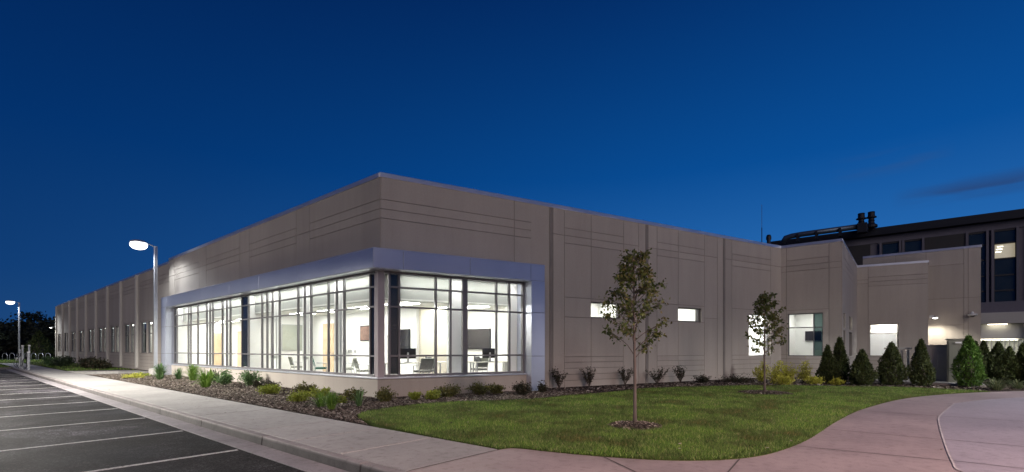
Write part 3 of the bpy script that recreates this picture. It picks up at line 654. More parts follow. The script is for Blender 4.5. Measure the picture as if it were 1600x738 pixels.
# ---- windows in the walls (frames, panes, lit rooms)
def window(fr, o, mull=(), trans=(), gm='glass', room=None, lm_='troffer', skip_a=False, side_dark=None, paint='wallpaint', rdepth=2.6, r=-.17):
    s0, s1, z0, z1 = o; f = MB(); t = .045
    f.fbox(fr, s0, s1, z0, z0 + t, r - .05, r + .05); f.fbox(fr, s0, s1, z1 - t, z1, r - .05, r + .05)
    f.fbox(fr, s0, s0 + t, z0 + t, z1 - t, r - .05, r + .05); f.fbox(fr, s1 - t, s1, z0 + t, z1 - t, r - .05, r + .05)
    for m_ in mull: f.fbox(fr, m_ - .025, m_ + .025, z0 + t, z1 - t, r - .045, r + .045)
    for tr in trans: f.fbox(fr, s0 + t, s1 - t, tr - .025, tr + .025, r - .04, r + .04)
    wf = part(f, 'window', M['mullion'], bevel=.003)
    def sub(a, b, m, nm):
        g_ = MB(); g_.quad(fr.p(a, r, z0 + t), fr.p(b, r, z0 + t), fr.p(b, r, z1 - t), fr.p(a, r, z1 - t)); ob = g_.build(nm, M[m], None, recalc=False); ob.parent = wf
    if side_dark: sub(side_dark[0], side_dark[1], 'tint_glass', 'tinted_pane'); a, b = (s0 + t, side_dark[0]) if side_dark[0] > (s0 + s1) / 2 else (side_dark[1], s1 - t); sub(a, b, gm, 'pane')
    else: sub(s0 + t, s1 - t, gm, 'pane')
    if room:
        a, b, c, d = room; rm_ = MB(); i = -.302; e = -rdepth
        rm_.quad(fr.p(a, e, c), fr.p(b, e, c), fr.p(b, e, d), fr.p(a, e, d)); rm_.quad(fr.p(a, i, c), fr.p(b, i, c), fr.p(b, e, c), fr.p(a, e, c))
        rm_.quad(fr.p(a, i, d), fr.p(b, i, d), fr.p(b, e, d), fr.p(a, e, d)); (None if skip_a else rm_.quad(fr.p(a, i, c), fr.p(a, e, c), fr.p(a, e, d), fr.p(a, i, d))); rm_.quad(fr.p(b, i, c), fr.p(b, e, c), fr.p(b, e, d), fr.p(b, i, d))
        part(rm_, 'interior_wall', M[paint], recalc=False)
        if lm_:
            n_ = max(1, int((b - a) / 1.6))
            for k in range(n_):
                c_ = a + (b - a) * (k + .5) / n_
                for ff in (.62, .3): L_ = MB(); L_.fbox(fr, c_ - .45, c_ + .45, d - .012, d - .002, e * ff - .25, e * ff + .05); part(L_, 'ceiling_light', M[lm_])
    return wf
window(FR, slot1, room=(7.6, 11.2, .3, 3.75)); window(FR, slot2, room=(12.4, 16.2, .3, 3.75), mull=(15.18,))
window(FR, win3, trans=(2.70,), room=(18.2, 21.4, .3, 3.6), lm_='troffer_hi', paint='wallwhite', rdepth=2.2)
window(FW, winA, trans=(2.66,), mull=(4.25,), room=(3.34, 5.6, .3, 3.6), side_dark=(3.87, 4.23), paint='wallwhite', rdepth=3, skip_a=True)
window(FW2, winB); window(FW2, winC, room=(3.5, 6.8, 2.55, 3.6), lm_='troffer_dim')
window(FW2, winB2, gm='dark_glass'); window(FW2, winC2, gm='dark_glass')
wd = window(FW3, winD, trans=(2.56,), room=(.4, 2.9, .3, 3.4), lm_='troffer_hi', paint='wallwhite', rdepth=2.6)
sh = MB(); sh.fbox(FW3, .76, 2.16, 1.09, 2.52, -.27, -.26); s_ = sh.build('roller_shade', M['shade'], None); s_.parent = wd
tv = MB(); tv.fbox(FW, 4.28, 5.08, 2.0, 2.55, -2.95, -2.90); t_ = tv.build('wall_screen', M['screen'], None)
t_.name = 'wall_screen'; tag(t_, 'grey wall screen seen through the window left of the paired evergreens', 'screen')
# far-left windows share one dim corridor
cor = MB(); cor.box(11.6, 11.7, 36, 84.5, .2, 3.6); cor.box(9.44, 11.6, 36, 84.5, .15, .2); cor.box(9.44, 11.6, 36, 84.5, 3.6, 3.65); part(cor, 'interior_wall', M['wallpaint'])
for k in range(9):
    if k in (3,): continue
    lc = MB(); lc.box(10.2, 10.9, fins[k] + 1.3, fins[k] + 3.7, 3.585, 3.597); part(lc, 'ceiling_light', M['troffer_dim'])
for k in range(9):
    window(FL2, ops[2 * k], trans=(2.62,), r=-.09); w_ = window(FL2, ops[2 * k + 1], trans=(2.62,), gm='far_glass', r=-.09)
    bl = MB(); e0, e1 = ops[2 * k + 1][:2]; bl.fbox(FL2, e0 + .06, e1 - .06, 1.30, 3.40, -.20, -.192); b_ = bl.build('blind', M['board'], None); b_.parent = w_
# wall light at the far end and the corner security light
def wall_light(name, x, y, z, dx, dy, label, power):
    r = empty(name, (x, y, z)); tag(r, label, 'wall light')
    mb = MB(); mb.box(-.10, .10, -.10, .10, -.07, .09); h = mb.build('housing', M['whiteplastic'], r, bevel=.01)
    mb = MB(); mb.tube([(dx * .0, dy * .0, 0), (dx * .25, dy * .25, .02), (dx * .45, dy * .45, .0)], .035, 10); mb.build('arm', M['steel'], r)
    mb = MB(); mb.lathe((dx * .5, dy * .5, -.05), [(.02, .06), (.15, .05), (.16, 0), (.14, -.02)], 18); mb.build('head', M['whiteplastic'], r, smooth=False)
    mb = MB(); mb.lathe((dx * .5, dy * .5, -.085), [(.12, .012), (.12, 0), (.05, -.025)], 16); mb.build('lens', M['downlight'], r)
    if power:
        l = bpy.data.lights.new('lamp_light', 'SPOT'); l.energy = power; l.spot_size = R(150); l.spot_blend = .6; l.shadow_soft_size = .1; l.color = (1, .93, .78)
        lo = bpy.data.objects.new('lamp_light', l); col.objects.link(lo); lo.parent = r; lo.location = (dx * .5, dy * .5, -.16)
    return r
wall_light('wall_light', 9.2, 84.95, 4.35, -1, .15, 'white floodlight bracketed off the far left end of the building', 60)
r = wall_light('wall_light', 40.42, -.60, 3.55, .25, -.35, 'small bright wall light at the corner above the grey utility cabinets', 300)
cam_ = empty('security_camera', (41.44, -2.52, 3.62)); tag(cam_, 'white round security camera dome on the tall wall right of the bright light', 'security camera')
mb = MB(); mb.lathe((-.28, 0, 0), [(.03, .22), (.06, .20), (.07, .10), (.22, .06), (.24, .0), (.20, -.03)], 20); mb.build('hood', M['whiteplastic'], cam_)
mb = MB(); mb.tube([(0, 0, .16), (-.28, 0, .16)], .03); mb.build('bracket', M['steel'], cam_)
mb = MB(); mb.lathe((-.28, 0, -.12), [(.13, .09), (.11, .03), (.04, 0)], 16); mb.build('dome', M['black'], cam_, smooth=True)

# ---- furniture seen through the big windows
def tv_(y0, y1, x, z0, z1, label):
    r = empty('wall_television', (x, (y0 + y1) / 2, z0)); tag(r, label, 'television')
    mb = MB(); h = (y1 - y0) / 2; H_ = z1 - z0; mb.box(-.08, -.02, -h, h, 0, H_); mb.build('frame', M['black'], r, bevel=.005)
    mb = MB(); mb.box(-.083, -.0805, -h + .025, h - .025, .03, H_ - .025); mb.build('screen', M['screen'], r)
tv_(14.98, 16.35, XW, 1.52, 2.28, 'dark wall television left of the white column, nearer the building corner')
tv_(12.95, 14.28, 14.0, 1.50, 2.33, 'dark wall television right of the white column in the corner room')
def chair(name, x, y, rz, fab, label, group='chairs in the corner room'):
    r = empty(name, (x, y, FZ), rz); tag(r, label, 'chair', group)
    mb = MB(); mb.box(-.24, .24, -.23, .23, .41, .48); mb.build('seat', M[fab], r, bevel=.03)
    mb = MB(); mb.add([(-.23, .20, .52), (.23, .20, .52), (.23, .25, .52), (-.23, .25, .52), (-.25, .30, .88), (.25, .30, .88), (.25, .345, .88), (-.25, .345, .88)], [(0, 1, 5, 4), (2, 3, 7, 6), (0, 4, 7, 3), (1, 2, 6, 5), (0, 3, 2, 1), (4, 5, 6, 7)]); mb.build('backrest', M[fab], r, bevel=.02)
    for sx in (-1, 1):
        mb = MB(); mb.tube([(sx * .26, -.22, 0), (sx * .25, -.20, .64), (sx * .25, .16, .66)], .014, 8); mb.build('armrest', M['steel'], r)
        mb = MB(); mb.tube([(sx * .26, .30, 0), (sx * .25, .20, .45), (sx * .24, .27, .70)], .014, 8); mb.build('leg', M['steel'], r)
    return r
chair('guest_chair', 9.55, 14.95, R(70), 'patfab', 'patterned grey chair in the wide pane left of the corner post')
chair('guest_chair', 9.75, 18.35, R(60), 'greenfab', 'dark green chair in front of the wooden door')
chair('guest_chair', 10.1, 17.0, R(250), 'patfab', 'patterned chair half hidden by the white column right of the green chair')
chair('guest_chair', 9.75, 20.3, R(80), 'patfab', 'patterned chair below the pale board, farthest left of the chairs')
chair('guest_chair', 10.55, 12.95, R(170), 'greyfab', 'grey chair under the left-hand television and monitor')
chair('guest_chair', 11.2, 13.4, R(140), 'greyfab', 'grey chair between the left monitor and the desk phone')
chair('guest_chair', 13.1, 12.75, R(160), 'greyfab', 'grey chair under the right-hand television')
chair('guest_chair', 12.15, 12.9, R(100), 'greyfab', 'grey chair in the narrow pane left of the middle white column')
def desk(x, y, rz, l, label):
    r = empty('desk', (x, y, FZ), rz); tag(r, label, 'desk', 'desks in the corner room')
    mb = MB(); mb.box(-l / 2, l / 2, -.33, .33, .715, .745); mb.build('tabletop', M['desk'], r, bevel=.005)
    for sx in (-1, 1):
        for sy in (-1, 1):
            mb = MB(); mb.box(sx * (l / 2 - .06) - .02, sx * (l / 2 - .06) + .02, sy * .28 - .02, sy * .28 + .02, 0, .714); mb.build('leg', M['steel'], r)
    return r
ra = math.atan2(D.y, D.x)
desk(10.35, 13.55, ra, 1.5, 'pale desk with the left-hand monitor by the corner'); desk(12.0, 12.95, ra, 1.4, 'pale desk with a phone in the middle of the corner room'); desk(13.15, 12.2, ra, 1.5, 'pale desk with the right-hand monitor under the television')
def monitor(x, y, rz, label):
    r = empty('monitor', (x, y, FZ + .745), rz); tag(r, label, 'monitor', 'computer monitors')
    mb = MB(); mb.box(-.29, .29, -.015, .02, .13, .49); mb.build('screen', M['black'], r, bevel=.008)
    mb = MB(); mb.box(-.03, .03, .02, .045, .0, .34); mb.box(-.12, .12, -.06, .12, 0, .012); mb.build('stand', M['steel'], r)
monitor(10.3, 13.45, ra + R(180), 'black monitor below the left-hand television'); monitor(13.05, 12.15, ra + R(170), 'black monitor below the right-hand television'); monitor(12.35, 13.0, R(95), 'black monitor seen edge-on beside the middle white column')
def phone(x, y, rz, label):
    r = empty('desk_phone', (x, y, FZ + .745), rz); tag(r, label, 'telephone', 'desk phones')
    mb = MB(); mb.add([(-.12, -.1, 0), (.12, -.1, 0), (.12, .1, 0), (-.12, .1, 0), (-.12, -.1, .03), (.12, -.1, .03), (.12, .1, .19), (-.12, .1, .19)], [(0, 3, 2, 1), (4, 5, 6, 7), (0, 1, 5, 4), (1, 2, 6, 5), (2, 3, 7, 6), (3, 0, 4, 7)]); mb.build('base', M['black'], r, bevel=.01)
    mb = MB(); mb.tube([(-.09, -.09, .07), (-.09, .09, .21)], .022, 8); mb.build('handset', M['dkmetal'], r)
phone(11.05, 13.2, ra, 'black desk phone right of the left-hand monitor'); phone(12.72, 12.45, ra, 'black desk phone left of the right-hand monitor')
bd = empty('notice_board', (10.75, 22.895, 1.45)); tag(bd, 'pale grey notice board on the far end wall of the corner room', 'notice board')
mb = MB(); mb.box(-.5, .5, -.02, -.001, 0, 1.2); mb.build('panel', M['board'], bd)
mb = MB(); [mb.box(*q) for q in ((-.52, .52, -.03, 0, -.03, 0), (-.52, .52, -.03, 0, 1.2, 1.23), (-.53, -.5, -.03, 0, 0, 1.2), (.5, .53, -.03, 0, 0, 1.2))]; mb.build('frame', M['steel'], bd)
pc_ = empty('framed_picture', (XW - .002, 18.0, 1.85)); tag(pc_, 'brown framed picture on the white wall just left of the corner post', 'picture')
mb = MB(); mb.box(-.03, -.0, -.42, .42, 0, .66); mb.build('frame', M['dkmetal'], pc_); mb = MB(); mb.box(-.033, -.031, -.38, .38, .04, .62); mb.build('print', varied('print', (.22, .13, .10), .7, 0, .3, 6), pc_)
# medical wall outlets
wo = empty('wall_outlet_rail', (XW - .002, 19.2, 1.35)); tag(wo, 'small white wall rail of sockets and hooks between the door and the picture', 'wall rail')
mb = MB(); mb.box(-.02, 0, -.5, .5, 0, .10); mb.build('rail', M['whiteplastic'], wo)
for k, yy in enumerate((-.4, -.1, .1, .35)):
    mb = MB(); mb.box(-.06, -.02, yy - .035, yy + .035, .0, .13); mb.build('socket', M['steel'], wo)

# ================================================================ street lamps
def street_lamp(x, y, z, label, dirx=-1, power=900, foot=True, group='parking lot lamps'):
    r = empty('street_lamp', (x, y, z)); tag(r, label, 'street lamp', group)
    mb = MB(); mb.lathe((0, 0, 0), [(.33, -.2), (.33, .36), (.31, .38)], 28); mb.build('footing', M['sidewalk'], r)
    mb = MB(); mb.box(-.16, .16, -.16, .16, .38, .41); mb.box(-.078, .078, -.078, .078, .41, 7.50); p = mb.build('pole', M['galv'], r, bevel=.006)
    mb = MB(); mb.tube([(0, 0, 7.42), (dirx * .16, 0, 7.52), (dirx * .34, 0, 7.585), (dirx * .52, 0, 7.60)], .028, 10); mb.build('arm', M['galv'], r)
    hx = dirx * .80
    mb = MB(); mb.lathe((hx, 0, 7.56), [(.40, .012), (.42, .03), (.38, .10), (.22, .16), (.06, .18)], 28); mb.build('lamp_head', M['galv'], r, smooth=True)
    mb = MB(); mb.lathe((hx, 0, 7.56), [(.385, .01), (.42, -.08), (.40, -.20), (.30, -.31), (.14, -.365), (.01, -.375)], 28); mb.build('lens', M['lamp'], r, smooth=True)
    l = bpy.data.lights.new('lamp_light', 'SPOT'); l.energy = power; l.spot_size = R(165); l.spot_blend = .35; l.shadow_soft_size = .40; l.color = LC
    lo = bpy.data.objects.new('lamp_light', l); col.objects.link(lo); lo.parent = r; lo.location = (hx, 0, 7.12)
    return r, lo
LC = (.93, .97, 1.0)
street_lamp(7.91, 33.96, 0, 'tall lamp on a square metal pole in front of the building, head lit', power=750)
street_lamp(6.07, 88.0, 0, 'distant lit lamp on a thin pole beyond the charging posts', power=3500)
LC = (1.0, .95, .86)
street_lamp(-5.5, 27.5, -.145, 'lamp in the parking lot across from the corner window', dirx=1, power=31000)
LC = (1.0, .70, .60)
street_lamp(3.0, -9.0, -.145, 'lamp at the edge of the parking lot behind the camera', dirx=1, power=12000)
LC = (.98, .97, .95)
street_lamp(24.0, -14.0, 0, 'lamp beside the drive on the right', dirx=-1, power=12000)

# ================================================================ trees and plants
def leaves_np(C, size, m, name, parent, flat=.0, asp=.55, up=0.0, outward=None):
    n = len(C); s = rng.uniform(.65, 1.25, n) * size
    a = rng.normal(size=(n, 3)); a[:, 2] += up
    if outward is not None: a = a * .6 + outward * 1.2
    a /= np.linalg.norm(a, axis=1)[:, None]; b = rng.normal(size=(n, 3)); b -= (b * a).sum(1)[:, None] * a; b /= np.linalg.norm(b, axis=1)[:, None]
    u = a * s[:, None]; w = b * (s * asp)[:, None] * .5; nn = np.cross(a, b) * (s * .12)[:, None]
    V = np.stack([C, C + u * .45 - w + nn, C + u, C + u * .45 + w + nn], 1).reshape(-1, 3)
    return np_mesh(name, V, np.arange(4 * n).reshape(-1, 4), m, parent, 4)
def young_tree(x, y, H, label, seed, crown0=.42, spread=.62, leafn=2300, lsize=.085):
    rr = random.Random(seed); r = empty('young_tree', (x, y, .02)); tag(r, label, 'tree', 'young trees in the lawn')
    t = MB(); pts_ = []; n = 12
    for i in range(n + 1):
        f = i / n; pts_.append((.03 * math.sin(f * 5 + seed) * f, .03 * math.cos(f * 4 + seed) * f, f * H * .97))
    t.tube(pts_, [max(.006, .034 * (1 - f / n) ** .8 + .004) + (.012 if f == 0 else 0) for f in range(n + 1)], 8)
    C = []
    for k in range(38):
        f = crown0 + (1 - crown0) * (k / 38) ** .85; a = k * 2.4 + rr.uniform(-.5, .5); z0 = f * H * .95
        g_ = (f - crown0) / (1 - crown0); prof = min(1, .55 + 2.2 * g_) * (1 - .80 * g_)
        L = spread * prof * rr.uniform(.65, 1.15) + .10; up_ = L * rr.uniform(.9, 1.5)
        b0 = Vector((.03 * math.sin(f * 5 + seed) * f, .03 * math.cos(f * 4 + seed) * f, z0)); dr_ = Vector((math.cos(a), math.sin(a), 0))
        P_ = [b0 + dr_ * L * q + Vector((rr.uniform(-.02, .02), rr.uniform(-.02, .02), up_ * (q ** .8) * .62)) for q in (0, .3, .6, 1)]
        t.tube(P_, [.011, .008, .006, .003], 5)
        for j in range(4):
            q = rr.uniform(.35, .95); s0 = P_[0].lerp(P_[3], q); a2 = a + rr.uniform(-1.2, 1.2); e = s0 + Vector((math.cos(a2), math.sin(a2), rr.uniform(.1, .8))) * L * .38
            t.tube([s0, s0.lerp(e, .5) + Vector((0, 0, .01)), e], [.005, .004, .002], 4)
            C += [s0.lerp(e, rr.uniform(.3, 1.15)) + Vector((rr.gauss(0, .035), rr.gauss(0, .035), rr.gauss(0, .035))) for _ in range(int(leafn / 38 / 5))]
        C += [P_[1].lerp(P_[3], rr.uniform(.2, 1.1)) + Vector((rr.gauss(0, .04), rr.gauss(0, .04), rr.gauss(0, .04))) for _ in range(int(leafn / 38 / 5))]
    t.build('trunk', M['bark'], r, smooth=True)
    leaves_np(np.array([tuple(c) for c in C]), lsize, M['leaf'], 'crown', r, asp=.6, up=-.4)
    return r
young_tree(8.63, 4.20, 3.42, 'taller young tree in the middle of the lawn, nearest the camera', 3, spread=.60, crown0=.40, leafn=2500, lsize=.075)
young_tree(17.99, 4.00, 3.42, 'smaller-looking young tree farther back in front of the lit window', 11, crown0=.36, spread=.66, leafn=1900, lsize=.10)

def cone_tree(x, y, w, h, m, label, seed, name='evergreen_shrub', cat='shrub', group='evergreens along the right wall', n=4200, ls=.095):
    r = empty(name, (x, y, 0)); tag(r, label, cat, group)
    rg = np.random.default_rng(seed); f = rg.beta(1.15, 1.5, n); a = rg.uniform(0, 2 * np.pi, n)
    prof = np.where(f < .22, .62 + .38 * f / .22, (1 - ((f - .22) / .78) ** (1.0 + .5 * rg.random())))
    lump = 1 + .16 * np.sin(3 * a + 9 * f + seed) + .13 * np.sin(5 * a - 14 * f + seed * 2) + .11 * np.sin(9 * a + 27 * f + seed)
    rad = w / 2 * prof * lump * np.clip(1.06 - rg.exponential(.13, n), .2, 1.2) + .012
    C = np.stack([rad * np.cos(a), rad * np.sin(a), .04 + f * h * .93], 1)
    outv = np.stack([np.cos(a) * .55, np.sin(a) * .55, np.full(n, .9)], 1)
    global rng; old = rng; rng = rg
    leaves_np(C, ls, M[m], 'foliage', r, asp=.45, outward=outv)
    rng = old
    t = MB(); t.tube([(0, 0, 0), (.01, 0, h * .5), (0, 0, h * 1.0)], [.035, .022, .004], 6); t.build('trunk', M['bark2'], r)
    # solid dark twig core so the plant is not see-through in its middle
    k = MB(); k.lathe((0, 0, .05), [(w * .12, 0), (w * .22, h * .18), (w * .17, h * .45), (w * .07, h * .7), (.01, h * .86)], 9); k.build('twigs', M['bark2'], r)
    return r
arbs = [(24.75, 3.03, .78, 1.72, 'arb', 'dark evergreen on the left of the overlapping pair by the wing corner'), (25.09, 2.63, .72, 2.11, 'arb', 'taller dark evergreen of the overlapping pair by the wing corner'),
        (24.36, 1.79, .98, 1.53, 'arb', 'rounded dark evergreen left of the white-shaded window'), (25.15, .86, 1.02, 1.84, 'arb', 'conical evergreen in front of the white-shaded window'),
        (25.48, -.06, .88, 1.97, 'arb', 'narrow evergreen in front of the lower grey cabinet'), (26.17, -1.50, .98, 2.14, 'arb_green', 'bright green conical evergreen right of the tall olive cabinet'),
        (30.60, -1.97, .76, 1.94, 'arb', 'dark evergreen just behind the bright green one'), (33.47, -2.46, .83, 2.0, 'arb', 'slim evergreen silhouetted left of the lit entrance glass'),
        (31.28, -2.78, .94, 1.9, 'arb', 'evergreen in front of the middle of the lit entrance glass'), (28.78, -2.88, .96, 1.66, 'arb', 'evergreen behind the pale tufted grasses'),
        (29.15, -3.31, .84, 1.80, 'arb', 'evergreen at the right edge of the picture'), (28.49, -3.75, .93, 1.7, 'arb', 'evergreen beyond the right edge beside the drive')]
for i, (x, y, w, h, m, lab) in enumerate(arbs): cone_tree(x, y, w * .80, h, m, lab, 20 + i, n=4600)

def shrub(x, y, w, h, m, label, seed, name='shrub', group=None, n=900, ls=.055, twiggy=False, flat=False, up=.3, cat='shrub'):
    r = empty(name, (x, y, 0)); tag(r, label, cat, group); rr = random.Random(seed)
    rg = np.random.default_rng(seed); t = MB(); C = []
    nb = 18 if not flat else 26
    for k in range(nb):
        a = rr.uniform(0, 6.283); q = math.sqrt(rr.uniform(.02, 1)); L = w / 2 * q * rr.uniform(.85, 1.1)
        zt = (h * (1 - .55 * q * q) * rr.uniform(.75, 1.08)) if not flat else h * rr.uniform(.55, 1.0) * (1 - .35 * q)
        if twiggy: zt = h * rr.uniform(.7, 1.05); L = w / 2 * rr.uniform(.3, 1.0)
        e = Vector((math.cos(a) * L, math.sin(a) * L, zt)); md = Vector((e.x * .45, e.y * .45, zt * .5))
        t.tube([(0, 0, 0), md, e], [.008, .006, .002], 4)
        for _ in range(n // nb):
            f = rr.uniform(.35, 1.05) if twiggy else rr.uniform(.15, 1.05) ** .7
            p = Vector((0, 0, 0)).lerp(md, f * 2) if f < .5 else md.lerp(e, (f - .5) * 2)
            sg = .025 if twiggy else w * .07
            C.append((p.x + rr.gauss(0, sg), p.y + rr.gauss(0, sg), max(.01, p.z + rr.gauss(0, sg * .7))))
    t.build('stems', M['bark2'], r)
    global rng; old = rng; rng = rg
    leaves_np(np.array(C), ls * 1.15, M[m], 'foliage', r, asp=.5, up=up)
    rng = old; return r
def tuft(x, y, w, h, m, label, seed, n=260, name='ornamental_grass', group='grass clumps in the beds', bw=.014):
    n = int(n * .55); bw *= 1.35; w *= 1.25; r = empty(name, (x, y, 0)); tag(r, label, 'plant', group); rg = np.random.default_rng(seed)
    a = rg.uniform(0, 6.283, n); q = rg.uniform(.1, 1, n); L = w / 2 * q; H_ = h * rg.uniform(.35, 1.15, n) * (1 - .25 * q * q); n_ = n
    b = np.stack([np.cos(a) * .06 * rg.uniform(0, 1, n) * w * 2, np.sin(a) * .06 * rg.uniform(0, 1, n) * w * 2, 0 * a], 1)
    d = np.stack([np.cos(a), np.sin(a), 0 * a], 1); sd = np.stack([-np.sin(a), np.cos(a), 0 * a], 1) * bw / 2
    p1 = b + d * (L * .35)[:, None]; p1[:, 2] = H_ * .62; p2 = b + d * (L * .75)[:, None]; p2[:, 2] = H_ * .95; p3 = b + d * (L * 1.15)[:, None]; p3[:, 2] = H_ * .95 - .12 * q * h
    V = np.stack([b - sd, b + sd, p1 + sd, p1 - sd, p2 + sd * .8, p2 - sd * .8, p3 + sd * .1, p3 - sd * .1], 1).reshape(-1, 3)
    F = np.concatenate([np.array([[0, 1, 2, 3], [3, 2, 4, 5], [5, 4, 6, 7]]) + 8 * i for i in range(n)])
    np_mesh('blades', V, F, M[m], r, 4); return r
SG = 'shrubs in the bed under the long windows'
tuft(6.76, 28.27, .70, .80, 'bluegreen', 'bushy blue-green grass clump at the foot of the lamp pole', 1, 500)
tuft(7.46, 28.0, .55, .58, 'bluegreen', 'small thin blue-green clump beside the canopy pier', 2, 260)
tuft(7.57, 26.2, .72, .80, 'blade', 'upright green clump second along the bed from the canopy pier', 3, 520)
tuft(7.9, 24.4, .60, .60, 'dkshrub', 'dark low clump between the upright and the spiky clumps', 33, 300)
tuft(6.57, 21.24, .88, .74, 'blade', 'spiky bright yellow-green grass clump standing forward in the bed', 4, 320, bw=.02)
shrub(7.45, 21.9, .80, .62, 'bluegreen', 'loose green shrub right behind the spiky clump', 5, group=SG, n=1100, ls=.07, up=.8)
shrub(7.94, 20.6, .95, .68, 'bluegreen', 'wide soft green shrub against the base wall', 6, group=SG, n=1400, ls=.07, up=.8)
shrub(7.72, 19.4, .60, .34, 'dkshrub', 'small dark shrub right of the wide soft green one', 7, group=SG, n=700)
shrub(7.60, 18.0, .72, .36, 'dkshrub', 'dark purplish low shrub left of the first yellow juniper', 8, group=SG, n=800)
JG = 'spreading junipers'
J = [(6.95, 16.36, .75, .34, 'juniper', 'first low yellow-green juniper near the sidewalk, right of the dark shrubs'), (7.75, 15.6, .7, .42, 'juniper_dark', 'dark juniper against the base wall below the patterned chair'),
     (6.50, 13.41, .72, .36, 'juniper', 'bright yellow-green juniper at the middle of the near bed'), (7.35, 13.9, .55, .38, 'juniper', 'juniper touching the bright one from behind'),
     (7.62, 12.42, .55, .42, 'juniper_dark', 'brownish green juniper left of the building corner'), (8.06, 11.56, .66, .42, 'juniper_dark', 'dark olive juniper right at the corner of the base wall'),
     (8.95, 11.35, .34, .28, 'juniper', 'tiny green juniper just right of the corner one'), (9.35, 10.95, .52, .30, 'juniper', 'low yellow-green juniper second right of the corner'),
     (10.15, 11.20, .86, .46, 'juniper_dark', 'wide olive juniper below the left monitor'), (11.25, 10.95, .80, .46, 'juniper_dark', 'mid-size olive juniper below the thick mullion'),
     (11.85, 10.72, .55, .44, 'juniper_dark', 'olive juniper below the last wide pane'), (7.05, 12.1, .28, .22, 'juniper', 'tiny yellow sprig in the mulch beside the grass tuft')]
for i, (x, y, w, h, m, lab) in enumerate(J): shrub(x, y, w, h, m, lab, 60 + i, name='juniper', group=JG, n=1300, ls=.06, flat=True, up=.5)
tuft(6.15, 11.06, .50, .46, 'blade', 'vivid green grass tuft near the lawn corner by the sidewalk', 41, 240)
tuft(6.25, 11.75, .55, .40, 'blade', 'loose green tuft behind the vivid one near the lawn corner', 42, 200)
tuft(6.95, 11.1, .40, .50, 'bluegreen', 'sparse thin grass tuft in front of the corner base wall', 43, 70)
shrub(12.0, 9.75, .66, .48, 'dkshrub', 'dark reddish shrub in front of the right canopy pier', 44, group='dark shrubs along the right wall', n=1200)
shrub(13.2, 9.85, .45, .38, 'dkshrub', 'small dark shrub right of the canopy pier', 45, group='dark shrubs along the right wall', n=700)
DG = 'dark shrubs along the right wall'
for i, (x, y, w, h, lab) in enumerate([(15.1, 10.45, .66, .76, 'twiggy dark shrub first from the canopy pier on the blank wall'), (16.45, 9.95, .84, .76, 'twiggy fan-shaped shrub second from the canopy pier'), (18.3, 9.35, .76, .72, 'twiggy shrub just left of the nearer tree trunk'),
        (19.8, 8.6, .98, .66, 'wide ragged shrub just right of the nearer tree trunk'), (20.9, 8.0, .70, .72, 'twiggy dark shrub below the second slot window')]):
    shrub(x, y, w, h, 'dkshrub', lab, 80 + i, group=DG, n=520, ls=.06, twiggy=True)
shrub(21.7, 7.35, .78, .40, 'dkshrub', 'low dark mounded shrub midway along the blank wall', 90, group=DG, n=900, flat=True)
shrub(22.9, 6.3, 1.4, .34, 'dkshrub', 'low wide dark shrub left of the yellow ones', 91, group=DG, n=1300, flat=True)
YG = 'yellow-green shrubs in front of the wing'
for i, (x, y, w, h, lab) in enumerate([(23.33, 5.31, .80, .98, 'leftmost yellow shrub, behind the trunk of the farther young tree'), (23.83, 4.80, .92, .98, 'full yellow shrub just right of the farther tree trunk'), (24.75, 4.55, .72, .94, 'yellow shrub behind and between the two fullest ones'), (24.97, 3.95, .95, 1.0, 'rightmost tall yellow shrub below the wing window'),
        (22.6, 4.3, .95, .40, 'low yellow shrub in front of the full one'), (23.9, 3.4, .80, .36, 'low yellow shrub in front of the rightmost tall one'), (24.0, 2.6, .5, .28, 'small low yellow plant left of the rounded evergreen')]):
    shrub(x, y, w, h, 'yellow', lab, 100 + i, name='yellow_shrub', group=YG, n=1300, ls=.06)
tuft(24.88, -2.16, .95, .46, 'blade_pale', 'pale tufted grass clump at the edge of the drive', 120, 260); tuft(26.2, -2.84, .75, .36, 'blade_pale', 'smaller pale grass clump at the right edge of the picture', 121, 200)
for i, (x, y, w, h, m, lab) in enumerate([(5.9, 57.5, 1.5, .95, 'bluegreen', 'pale bushy shrub at the far end of the sidewalk'), (6.6, 56.3, 1.6, .95, 'leaf_pale', 'pale bushy shrub against the far fins of the building'), (7.4, 51.0, 1.5, .85, 'dkshrub', 'dark green shrub left of the far pair in front of the fins'), (7.2, 48.6, 1.5, .8, 'dkshrub', 'dark green shrub in the middle of the far bed'), (7.4, 46.2, 1.5, .75, 'dkshrub', 'dark green shrub nearest in the far bed')]):
    shrub(x, y, w, h, m, lab, 130 + i, group='shrubs in the far bed', n=1600, ls=.12)
shrub(6.25, 31.0, 1.1, .22, 'yellow', 'low yellow ground cover beside the sidewalk near the lamp', 140, group=SG, n=900, flat=True)
shrub(6.9, 32.4, .9, .22, 'juniper', 'low green ground cover in front of the lamp footing', 141, group=SG, n=800, flat=True)
